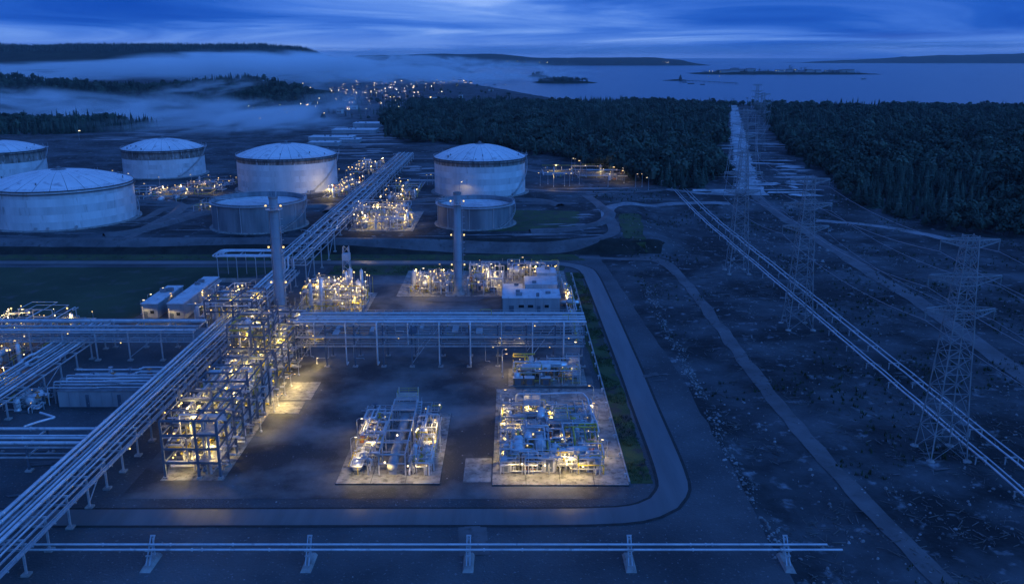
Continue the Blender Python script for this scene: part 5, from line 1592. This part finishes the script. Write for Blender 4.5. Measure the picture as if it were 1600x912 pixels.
# ------------------------------------------------------------------ buildings on the site
def building(label, x0, x1, y0, y1, h, wall="white_clad", roof="roof_sheet", name="plant_building", panels=True, doors=(), windows=(), units=2, seed=1, group=None, lit=False):
    rnd = random.Random(seed); z0 = hgt((x0 + x1) / 2, (y0 + y1) / 2)
    t = thing(name, label, "building", ((x0 + x1) / 2, (y0 + y1) / 2, z0), group)
    m = MB(); m.box(x0, x1, y0, y1, z0 - .3, z0 + h); m.build("wall", "steel_blue" if panels else wall, t)
    if panels:     # cladding sheets on the two faces in view
        n = max(2, int((x1 - x0) / 2.4)); w = (x1 - x0) / n
        b = MB(); b.box(.03, w - .03, -.09, 0, .1, h - .05); me = b.mesh("cladding_panel", wall)
        for i in range(n): link("cladding_panel", me, t, (x0 + w * i - (x0 + x1) / 2, y0 - (y0 + y1) / 2, 0))
        n = max(2, int((y1 - y0) / 2.4)); w = (y1 - y0) / n
        b = MB(); b.box(0, .09, .03, w - .03, .1, h - .05); me = b.mesh("cladding_panel", wall)
        sx = x1 if (x0 + x1) < 0 else x0
        for i in range(n): link("cladding_panel", me, t, ((sx if sx == x1 else sx - .09) - (x0 + x1) / 2, y0 + w * i - (y0 + y1) / 2, 0))
    m = MB(); m.box(x0 - .25, x1 + .25, y0 - .25, y1 + .25, z0 + h, z0 + h + .22); r = m.build("roof", roof, t)
    n = max(2, int((x1 - x0) / 1.6))
    m = MB()
    for i in range(n + 1):
        x = x0 + (x1 - x0) * i / n; m.box(x - .05, x + .05, y0 - .2, y1 + .2, z0 + h + .2, z0 + h + .30)
    m.build("roof_seam", roof, r)
    for i in range(units):
        x, y = rnd.uniform(x0 + 1, x1 - 1), rnd.uniform(y0 + 1, y1 - 1); s = rnd.uniform(.5, 1.0)
        m = MB(); m.box(x - s, x + s, y - s * .7, y + s * .7, z0 + h + .2, z0 + h + .2 + rnd.uniform(.6, 1.3)); m.build("roof_unit", "weathered_steel", t)
    for (a, w, hh) in doors:
        m = MB(); m.box(x0 + a, x0 + a + w, y0 - .16, y0 - .10, z0 + .05, z0 + hh); d = m.build("door", "steel_blue", t)
        m = MB(); m.box(x0 + a + w - .25, x0 + a + w - .15, y0 - .24, y0 - .16, z0 + 1.0, z0 + 1.2); m.build("handle", "galvanised", d)
    for (a, w, zb, hh) in windows:
        m = MB(); m.box(x0 + a, x0 + a + w, y0 - .17, y0 - .10, z0 + zb, z0 + zb + hh); f = m.build("window", "galvanised", t)
        m = MB(); m.box(x0 + a + .1, x0 + a + w - .1, y0 - .20, y0 - .17, z0 + zb + .1, z0 + zb + hh - .1); m.build("pane", "window_lit" if lit and rnd.random() < .5 else "glass_dark", f)
    return t
building("low flat roofed building with long blue front facing the spanning rack", -3, 15.5, 268, 279, 4.8, "shed_clad", "roof_sheet", doors=((2, 1.6, 2.4), (11, 1.2, 2.3)), windows=((5, 2.0, 1.6, 1.2), (8, 2.0, 1.6, 1.2), (13.4, 1.6, 1.6, 1.2)), units=4, seed=3)
building("building with the brightest white roof behind the low blue fronted one", 4.5, 15.2, 282, 293, 5.6, "white_clad", "white_clad", doors=((1, 1.4, 2.4),), windows=((4, 1.6, 2, 1.3),), units=1, seed=4)
building("small white roofed block at the back of the row by the road", 9, 15.5, 299, 307, 5.4, "white_clad", "roof_sheet", units=2, seed=5)
building("narrow pale annex squeezed between the white roofs", -3, 3.4, 284, 290, 3.6, "white_clad", "roof_sheet", units=1, seed=6)
building("low flat shed with pipes on its roof, in the gap between racks", -107, -86.6, 190, 199, 4.0, "shed_clad", "weathered_steel", name="shed", doors=((6.5, .8, 3.2), (14, .8, 3.2)), units=1, seed=7)
t = thing("pipe_bank", "bank of ground level pipes and valves behind the flat shed", "pipes", (-98, 206, 0))
for i in range(9):
    pipe(t, elbow([(-112 + 1.3 * (i % 4), 200.5 + i * 1.1, 1.2 + .5 * (i % 3)), (-96, 200.5 + i * 1.1, 1.2 + .5 * (i % 3)), (-95, 201.2 + i * 1.1, 1.6 + .5 * (i % 3)), (-86.5, 201.2 + i * 1.1, 1.6 + .5 * (i % 3))], .5), .16 + .05 * (i % 3), PIPE_MT[i % 5], 7, 3, i)
for i in range(8):   # pipes carried over the shed roof
    y = 190.4 + i * 1.05
    pipe(t, elbow([(-109.5 + (i % 3), y, .3), (-109.5 + (i % 3), y, 4.75 + .3 * (i % 2)), (-98 + 2 * (i % 4), y, 4.75 + .3 * (i % 2)), (-97 + 2 * (i % 4), y + .4, 4.75 + .3 * (i % 2)), (-86.2, y + .4, 4.75 + .3 * (i % 2))], .4), .13 + .06 * (i % 3), PIPE_MT[(i * 2) % 5], 7, 2, i + 40)
fill(t, -120, -109.5, 186, 199, 91, 2.8, 18, 2, 1, 6, 3, 2, 2, 0, 3, 0, 0, 0.0)
for i in range(12): 
    m = MB(); m.beam((-110 + 2.0 * i, 200, .9), (-110 + 2.0 * i, 210.5, .9), .22); m.build("sleeper", "steel_blue", t)
    m = MB(); m.cbox(-110 + 2.0 * i, 205, .3, .4, 9.5, 1.0); m.build("plinth", "concrete", t)
for i in range(8): valve(t, (-108 + 2.6 * i, 201 + (i * 3.7) % 8, 2.0), 1.4, ("orange_paint", "steel_blue", "galvanised")[i % 3])
for i, (x0, x1, y0, y1, h, lab) in enumerate(((-117, -112, 262, 284, 4.6, "long pale cabin with lit gable beside the dark field"), (-108, -103, 260, 294, 5.2, "longer pale cabin with lit side next to the tangle of pipes"))):
    building(lab, x0, x1, y0, y1, h, "shed_clad", "roof_sheet", name="plant_cabin", doors=((.6, 1.2, 2.3),), windows=((2.6, 1.4, 1.4, 1.2),), units=2, seed=20 + i, lit=True)
    lamp_post(x0 + 1.0, y0 - 1.6, 4.2, "lamp post in front of the gable of the %s pale cabin" % ("shorter", "longer")[i], "lamp posts at the pale cabins", 360, -1.2, .8, "lamp_warm")
    lamp_post(x1 + 1.2, (y0 + y1) / 2, 5.0, "lamp post along the side of the %s pale cabin" % ("shorter", "longer")[i], "lamp posts at the pale cabins", 320, 3.1, .8, "lamp_warm")
for i, (x, y) in enumerate(((-119, 266), (-119.5, 273), (-118.6, 281))): lamp_post(x, y, 4.6, "lamp post along the field side of the shorter pale cabin", "lamp posts at the field", 0, .3, .9, "lamp_pale")
for px, py in ((33, 487), (10, 490)):
    p = gg(px, py + 25); lamp_post(p[0], p[1], 5.6, "lamp post at the picture edge past the wide rack", "lamp posts at the picture edge", 350, .5, 1.0, "lamp_pale")
t = thing("vent_stack", "slim pale tower with a square cabin top beside the long rack", "tower", (-59, 300, 0))
for s in (-1, 1):
    for q in (-1, 1):
        m = MB(); m.beam((-59 + s * 1.6, 300 + q * 1.6, -.2), (-59 + s * .9, 300 + q * .9, 15), .22); m.build("leg", "galvanised", t)
m = MB()
for k in range(6):
    a = 1.6 - .7 * k / 6; b = 1.6 - .7 * (k + 1) / 6
    for (i, j), (c, d) in zip(((-1, -1), (1, -1), (1, 1), (-1, 1)), ((1, -1), (1, 1), (-1, 1), (-1, -1))):
        m.beam((-59 + i * a, 300 + j * a, 2.5 * k), (-59 + c * b, 300 + d * b, 2.5 * k + 2.5), .12)
m.build("bracing", "galvanised", t)
m = MB(); m.box(-60.3, -57.7, 298.7, 301.3, 10, 12.4); m.build("cabin", "white_clad", t)
# tall floodlight masts behind the equipment
for i, (px, py, hh) in enumerate([(658, 420, 9), (690, 414, 9), (752, 415, 9), (795, 408, 11), (842, 412, 11), (858, 415, 10), (660, 432, 7), (697, 428, 8), (770, 412, 10), (812, 402, 11), (540, 440, 8), (545, 452, 7)]):
    p = g(px, py + hh * 4.3); lamp_post(p[0], p[1], hh, "slim lamp mast rising over the equipment near the slender chimney", "lamp masts near the slender chimney", 500 if i % 3 == 0 else 0, i * 2.1, .9, "lamp_warm" if i % 2 else "lamp_pale")

# ------------------------------------------------------------------ town in the mist, warehouses, harbour
rnd = random.Random(77)
def make_house(k):
    w, d, h, r = ((9, 8, 5, 3), (12, 8, 5.5, 3.2), (8, 7, 6.5, 2.8))[k]
    wl = MB(); wl.box(-w / 2, w / 2, -d / 2, d / 2, -1, h)
    rf = MB(); e = .4
    rf.add([(-w / 2 - e, -d / 2 - e, h - .1), (w / 2 + e, -d / 2 - e, h - .1), (w / 2 + e, d / 2 + e, h - .1), (-w / 2 - e, d / 2 + e, h - .1), (-w / 2 - e, 0, h + r), (w / 2 + e, 0, h + r)],
           [(0, 1, 5, 4), (2, 3, 4, 5), (1, 2, 5), (3, 0, 4), (0, 3, 2, 1)])
    ch = MB(); ch.box(w * .2, w * .2 + .8, -.4, .4, h + r * .5, h + r + 1)
    wn_ = MB(); wn_.box(0, 1.5, -.06, .02, 0, 1.5)
    return wl.mesh("wall", "house_wall"), rf.mesh("roof", "house_roof"), ch.mesh("chimney_pot", "house_wall"), (w, d, h), wn_.mesh("window", "window_lit"), 0
wd = MB(); wd.box(0, 1.5, -.06, .02, 0, 1.5); WD = wd.mesh("window", "glass_dark")
HM = [make_house(k) for k in range(3)]
for i in range(64):
    px = rnd.gauss(600, 70) if i < 44 else rnd.uniform(640, 800)
    py = rnd.uniform(128, 178) if i < 44 else rnd.uniform(124, 138)
    if px < 470 or px > 810: continue
    p = gg(px, py)
    wl, rf, ch, (w, d, h), wn_, _ = HM[i % 3]
    t = thing("house", "small gabled house among the lights of the misty town", "house", p, "houses of the misty town")
    t.rotation_euler = (0, 0, rnd.uniform(-.5, .5))
    link("wall", wl, t); r = link("roof", rf, t); link("chimney", ch, r)
    for j in range(3): link("window", wn_ if rnd.random() < .5 else WD, t, (-w / 2 + 1.0 + j * (w - 3) / 2, -d / 2, 1.6))
for i in range(200):
    if i < 140: px, py = rnd.gauss(578, 52), rnd.gauss(150, 14)
    elif i < 180: px, py = rnd.uniform(600, 810), rnd.gauss(133, 4)
    else: px, py = rnd.uniform(380, 520), rnd.gauss(178, 8)
    if px < 360 or px > 830 or py < 120 or py > 200: continue
    p = gg(px, py)
    lamp_post(p[0], p[1], 8.0, "street lamp glowing through the mist over the town", "street lamps of the misty town", 0, rnd.uniform(0, 6), rnd.choice((.8, 1.0, 1.3, 2.0)) * p[1] / 1900, rnd.choice(("lamp_town", "lamp_town", "lamp_warm")))
for i, (px, py, w, d, h) in enumerate([(520, 219, 40, 22, 3.5), (556, 208, 44, 24, 4), (508, 227, 26, 16, 3), (575, 198, 30, 26, 4.5), (548, 222, 18, 18, 3)]):
    p = gg(px, py)
    building(("wide pale warehouse by the bare lot before the town", "largest pale warehouse on the bare lot before the town", "small pale warehouse at the front of the bare lot", "pale warehouse beside the tip of the wood", "square pale store between the warehouses")[i], p[0] - w / 2, p[0] + w / 2, p[1] - d / 2, p[1] + d / 2, h, "shed_clad", "roof_sheet", name="warehouse", panels=False, units=3, seed=60 + i)
for i, (px, py) in enumerate([(124, 218), (405, 196), (448, 186)]):
    p = gg(px, py); lamp_post(p[0], p[1], 8, "lone lamp on the dark ground before the misty wood", "lone lamps before the misty wood", 0, 0, 2.2, "lamp_pale")
# harbour island: sheds, cranes and lamps
hfi = HILLS["harbour_island"]
for i in range(22):
    px = rnd.uniform(1105, 1340); x = at(px, Y6); y = Y6 + rnd.uniform(-120, 60); z = hfi(x, y)
    w, d, h = rnd.uniform(25, 60), rnd.uniform(18, 30), rnd.uniform(7, 14)
    t = thing("harbour_shed", "dark harbour shed on the low island in the bay", "building", (x, y, z - 1), "harbour sheds on the island")
    m = MB(); m.box(x - w / 2, x + w / 2, y - d / 2, y + d / 2, z - 3, z + h); m.build("wall", "shed_clad", t)
    m = MB(); m.add([(x - w / 2 - 1, y - d / 2 - 1, z + h), (x + w / 2 + 1, y - d / 2 - 1, z + h), (x + w / 2 + 1, y + d / 2 + 1, z + h), (x - w / 2 - 1, y + d / 2 + 1, z + h), (x - w / 2 - 1, y, z + h + 3), (x + w / 2 + 1, y, z + h + 3)], [(0, 1, 5, 4), (2, 3, 4, 5), (1, 2, 5), (3, 0, 4)]); m.build("roof", "house_roof", t)
for i, px in enumerate((1228, 1231, 1246, 1252, 1290)):
    x = at(px, Y6); y = Y6 - 60; z = hfi(x, y); hh = (34, 26, 22, 24, 16)[i]
    t = thing("harbour_crane", ("tallest crane", "crane close by the tallest", "middle crane", "crane with low jib", "small crane at the thin end")[i] + " on the harbour island", "crane", (x, y, z))
    m = MB(); m.beam((x - 4, y, z - 2), (x - 1, y, z + hh), 1.6); m.beam((x + 4, y, z - 2), (x + 1, y, z + hh), 1.6); m.beam((x - 3, y, z + hh * .4), (x + 3, y, z + hh * .4), 1.2); m.build("mast", "dark_steel", t)
    m = MB(); m.beam((x - 7, y, z + hh * .8), (x + 14, y, z + hh * 1.15), 1.4); m.build("jib", "dark_steel", t)
for i in range(9):
    px = rnd.uniform(1090, 1350); x = at(px, Y6); y = Y6 - rnd.uniform(100, 180); z = max(SEA, hfi(x, y))
    t = thing("lamp_post", "pale lamp on the shore of the harbour island", "lamp post", (x, y, z), "lamps of the harbour island")
    m = MB(); m.tube([(x, y, z - 1), (x, y, z + 10)], .4, 5); m.build("pole", "galvanised", t); bulb(t, (x, y, z + 10.5), .8, "lamp_town")
for i in range(20):
    px = rnd.uniform(690, 1050); y = Y3 - 520; x = at(px, y); z = max(SEA, HILLS["far_shore"](x, y))
    t = thing("lamp_post", "tiny lamp along the far shore across the bay", "lamp post", (x, y, z), "lamps of the far shore")
    m = MB(); m.tube([(x, y, z - 1), (x, y, z + 9)], .5, 5); m.build("pole", "galvanised", t); bulb(t, (x, y, z + 10), 1.4, "lamp_town")
# jetty on the skerry
x0, y0, _ = g(1060, 122, SEA)
t = thing("jetty", "dark spindly jetty on piles running out from the low skerry", "jetty", (x0, y0, SEA))
pts = [(at(1062, 3380), 3330), (at(1085, 3330), 3230), (at(1108, 3300), 3060), (at(1128, 3200), 2960)]
for (a, b), (c, d) in zip(pts, pts[1:]):
    m = MB(); m.beam((a, b, SEA + 3), (c, d, SEA + 3), 4, 1); m.build("deck", "dark_steel", t)
    for k in range(5):
        f = k / 5; m = MB(); m.beam((a + (c - a) * f, b + (d - b) * f, SEA - 2), (a + (c - a) * f, b + (d - b) * f, SEA + 5.5), 1.2); m.build("pile", "dark_steel", t)
for px, yy, w in ((1080, 3000, 22), (1098, 2900, 14), (1070, 3150, 18)):
    x = at(px, yy); m = MB(); m.cbox(x, yy, SEA + 1.2, w, 6, 2.4); m.build("pontoon", "dark_steel", t)
x = at(1064, 3380)
t = thing("beacon_house", "small dark beacon house on the skerry by the jetty", "building", (x, 3390, SEA))
m = MB(); m.box(x - 5, x + 5, 3386, 3394, SEA, SEA + 12); m.build("wall", "dark_steel", t)
m = MB(); m.lathe([(4, 12), (3, 19), (.1, 22)], (x, 3390, SEA), 8); m.build("turret", "dark_steel", t)
x = at(1350, 3600); t = thing("boat", "tiny dark boat alone on the open water", "boat", (x, 3600, SEA))
m = MB(); m.add([(x - 9, 3597, SEA - .5), (x + 8, 3597, SEA - .5), (x + 8, 3603, SEA - .5), (x - 9, 3603, SEA - .5), (x - 10, 3596.5, SEA + 2), (x + 12, 3600, SEA + 2.6), (x - 10, 3603.5, SEA + 2)], [(0, 1, 5, 4), (1, 2, 5), (2, 3, 6, 5), (3, 0, 4, 6), (4, 5, 6)]); m.build("hull", "dark_steel", t)
m = MB(); m.box(x - 7, x - 1, 3598, 3602, SEA + 2, SEA + 6); m.build("wheelhouse", "white_clad", t)
p = gg(1146, 170); building("little pale hut at the far end of the clearing road", p[0] - 6, p[0] + 6, p[1], p[1] + 8, 5, "white_clad", "roof_sheet", name="hut", panels=False, units=0)

# ------------------------------------------------------------------ stones, felling waste and tufts
def scatter(name, label, cat, fn, n, mt, seed):
    rnd = random.Random(seed); m = MB()
    for i in range(n):
        r = fn(rnd)
        if r is None: continue
        x, y, kind, s = r; z = hgt(x, y)
        if kind == "stone":
            a = rnd.uniform(0, 6.3); h = s * rnd.uniform(.35, .8); k = 6
            vs = [(x + s * rnd.uniform(.6, 1.1) * math.cos(a + 2 * math.pi * j / k), y + s * rnd.uniform(.6, 1.1) * math.sin(a + 2 * math.pi * j / k), z - .05) for j in range(k)]
            vs += [(x + (q[0] - x) * .6 + rnd.uniform(-.1, .1) * s, y + (q[1] - y) * .6, z + h * rnd.uniform(.7, 1.1)) for q in vs[:k]] + [(x, y, z + h * 1.1)]
            m.add(vs, [(j, (j + 1) % k, k + (j + 1) % k, k + j) for j in range(k)] + [(k + j, k + (j + 1) % k, 2 * k) for j in range(k)])
        elif kind == "stick":
            a = rnd.uniform(0, 6.3); l = s; dx, dy = math.cos(a) * l / 2, math.sin(a) * l / 2
            m.beam((x - dx, y - dy, hgt(x - dx, y - dy) + .08), (x + dx, y + dy, hgt(x + dx, y + dy) + rnd.uniform(.1, .4)), rnd.uniform(.05, .12))
        else:
            for j in range(5):
                a = rnd.uniform(0, 6.3); l = s * rnd.uniform(.5, 1)
                bx, by = x + rnd.uniform(-.3, .3), y + rnd.uniform(-.3, .3)
                m.add([(bx - math.sin(a) * .14 * s, by + math.cos(a) * .14 * s, z), (bx + math.sin(a) * .14 * s, by - math.cos(a) * .14 * s, z), (bx + math.cos(a) * l * .5, by + math.sin(a) * l * .5, z + l)], [(0, 1, 2)])
    o = m.build(name, mt); tag(o, label, cat, kind="stuff"); return o
def f_moor(r):
    y = 112 + 300 * r.random() ** 1.5; x = r.uniform(46, 175)
    if nz(x, y, 22, 2) < -.15 and r.random() < .8: return None
    return (x, y, "stone", .08 + .4 * r.random() ** 5)
scatter("loose_stones", "pale loose stones strewn over the dark moor under the power line", "stones", f_moor, 10000, "stone", 1)
def f_line(r):
    y = 112 + 190 * r.random(); x = 45.0 + 1.6 * nz(y, 0, 9, 4) + r.gauss(0, 1.1) + .02 * (y - 150)
    if nz(y, 1, 7, 8) < -.1: return None
    return (x, y, "stone", .10 + .4 * r.random() ** 4)
scatter("stone_line", "ragged line of pale stones along the edge of the gravel platform", "stones", f_line, 1500, "stone", 2)
def f_slash(r):
    y = 112 + 260 * r.random() ** 1.4; x = r.uniform(48, 160)
    if nz(x, y, 14, 6) < 0: return None
    return (x, y, "stick", r.uniform(.5, 2.4))
scatter("felling_waste", "scattered grey branches and felling waste on the dark moor", "branches", f_slash, 6500, "slash", 3)
def f_clear(r):
    px = r.uniform(1125, 1330); py = r.uniform(180, 420); p = gg(px, py)
    return (p[0], p[1], "stone", .15 + .8 * r.random() ** 4)
scatter("clearing_stones", "pale boulders and stumps scattered along the forest clearing", "stones", f_clear, 1500, "stone", 4)
def f_yard(r):
    x, y = r.uniform(-74, 42), r.uniform(112, 330)
    return (x, y, "stone", .08 + .22 * r.random() ** 5)
scatter("yard_stones", "small stones lying on the gravel of the yard", "stones", f_yard, 2600, "stone", 5)
def f_tuft(r):
    k = r.random()
    if k < .5: x, y = r.uniform(23, 27.3), r.uniform(152, 320)
    elif k < .7: x, y = r.uniform(-200, 26), r.uniform(342, 353)
    else: x, y = r.uniform(-70, 16), r.uniform(319, 332)
    if nz(x, y, 8, 3) < -.05: return None
    return (x, y, "tuft", r.uniform(.25, .7))
scatter("grass_tufts", "rough green grass tufts on the verge beside the road", "grass", f_tuft, 7000, "grass", 6)
def f_moorgrass(r):
    y = 112 + 420 * r.random() ** 1.4; x = r.uniform(46, 230)
    if nz(x, y, 30, 9) < .02: return None
    return (x, y, "tuft", r.uniform(.4, 1.3))
scatter("heather", "dark heather and rough tufts on the moor", "heather", f_moorgrass, 9000, "dark_field", 7)
# ------------------------------------------------------------------ air: thin even haze, and mist lying in the valleys
vm = bpy.data.materials.new("haze"); vm.use_nodes = True
t = vm.node_tree; t.nodes.clear()
o_ = t.nodes.new("ShaderNodeOutputMaterial"); pv = t.nodes.new("ShaderNodeVolumePrincipled")
pv.inputs["Color"].default_value = (0.9, 0.93, 1, 1); pv.inputs["Density"].default_value = 3.0e-5
t.links.new(pv.outputs[0], o_.inputs["Volume"])
m = MB(); m.box(-45000, 45000, -600, 42000, -26, 240)
hz = m.build("haze", vm)
tag(hz, "thin blue evening haze over the whole site", "haze", kind="stuff")

def mist(loc, size, dens, seed, rz=0.0, nscale=2.2, cut=(0.36, 0.62), stretch=(1, 1, 1), tilt=0.0):
    mm = bpy.data.materials.new("mist"); mm.use_nodes = True
    t = mm.node_tree; t.nodes.clear()
    o_ = t.nodes.new("ShaderNodeOutputMaterial"); pv = t.nodes.new("ShaderNodeVolumePrincipled")
    pv.inputs["Color"].default_value = (0.985, 0.99, 1, 1)
    tc_ = t.nodes.new("ShaderNodeTexCoord")
    ln = t.nodes.new("ShaderNodeVectorMath"); ln.operation = "LENGTH"
    t.links.new(tc_.outputs["Object"], ln.inputs[0])
    fo = t.nodes.new("ShaderNodeMapRange"); fo.interpolation_type = "SMOOTHSTEP"
    fo.inputs[1].default_value, fo.inputs[2].default_value, fo.inputs[3].default_value, fo.inputs[4].default_value = 1.0, 0.05, 0.0, 1.0
    t.links.new(ln.outputs["Value"], fo.inputs[0])
    mp_ = t.nodes.new("ShaderNodeMapping"); mp_.inputs["Location"].default_value = (seed * 1.7, seed, seed * .3); mp_.inputs["Scale"].default_value = stretch
    t.links.new(tc_.outputs["Object"], mp_.inputs[0])
    n_ = t.nodes.new("ShaderNodeTexNoise"); n_.inputs["Scale"].default_value = nscale; n_.inputs["Detail"].default_value = 6; n_.inputs["Distortion"].default_value = 1.0
    t.links.new(mp_.outputs[0], n_.inputs["Vector"])
    mr = t.nodes.new("ShaderNodeMapRange"); mr.inputs[1].default_value, mr.inputs[2].default_value = cut
    t.links.new(n_.outputs[0], mr.inputs[0])
    mu = t.nodes.new("ShaderNodeMath"); mu.operation = "MULTIPLY"; t.links.new(fo.outputs[0], mu.inputs[0]); t.links.new(mr.outputs[0], mu.inputs[1])
    m2 = t.nodes.new("ShaderNodeMath"); m2.operation = "MULTIPLY"; t.links.new(mu.outputs[0], m2.inputs[0]); m2.inputs[1].default_value = dens
    t.links.new(m2.outputs[0], pv.inputs["Density"])
    t.links.new(pv.outputs[0], o_.inputs["Volume"])
    b = MB(); b.lathe([(0.001, -1), (.5, -.87), (.87, -.5), (1, 0), (.87, .5), (.5, .87), (.001, 1)], (0, 0, 0), 16)
    o = link("mist", b.mesh("mist", mm), None, loc, rz, size)
    o.rotation_euler = (0, tilt, rz)
    tag(o, None, None, kind="stuff")
    return o
def mat_at(px, py, Y):   # centre of a bank seen in that direction at that distance
    z = H - (py - HORIZON) / F * Y
    return (at(px, Y), Y, z)
MIST = [
    # px, py, Y, half width px, half height px, half depth m, density, seed, tilt in degrees (positive: lower on the right)
    (150, 108, 2700, 400, 12, 700, .036, 1.0, -1.5),
    (410, 103, 2900, 230, 19, 600, .048, 3.4, 0.8),
    (590, 110, 3000, 230, 15, 600, .018, 4.0, 3.0),
    (80, 162, 1240, 260, 22, 120, .036, 5.0, 5.0),
    (300, 172, 1160, 250, 24, 150, .034, 6.0, 3.0),
    (420, 180, 1040, 190, 20, 170, .026, 6.9, -4.0),
    (520, 160, 1400, 150, 26, 200, .0045, 7.0, -9.0),
    (360, 192, 930, 260, 12, 120, .016, 8.0, 1.0),
    (330, 134, 1470, 110, 12, 90, .018, 8.7, -6.0),
    (760, 112, 3400, 200, 16, 500, .0080, 9.0, 0.0),
    (480, 132, 2050, 150, 24, 200, .0050, 10.0, -6.0),
    (660, 96, 4300, 190, 9, 500, .014, 14.1, 2.0),
]
for px, py, Y, wx, hy, dp, dn, sd_, tl in MIST:
    c = mat_at(px, py, Y)
    o = mist(c, (wx / F * Y, dp, 1.45 * hy / F * Y), dn * 1.15, sd_, nscale=2.3, cut=(.44, .66), stretch=(wx / hy / 8, .5, .75), tilt=R(tl))
    tag(o, "pale bank of mist drifting in the valley between the hills", "mist", "banks of mist", "stuff")
for px, py, Y, wx, hy, dp, dn, sd_ in [(1000, 78, 15500, 420, 11, 900, .004, 11.0), (1420, 72, 16500, 330, 8, 900, .003, 12.0), (640, 82, 12500, 330, 7, 900, .003, 13.0)]:
    c = mat_at(px, py, Y)
    o = mist(c, (wx / F * Y, dp, hy / F * Y), dn, sd_, nscale=1.7, stretch=(wx / hy / 9, 1, 1.3))
    tag(o, "low bright bank of cloud lying along the far shore", "mist", "banks of cloud on the far shore", "stuff")
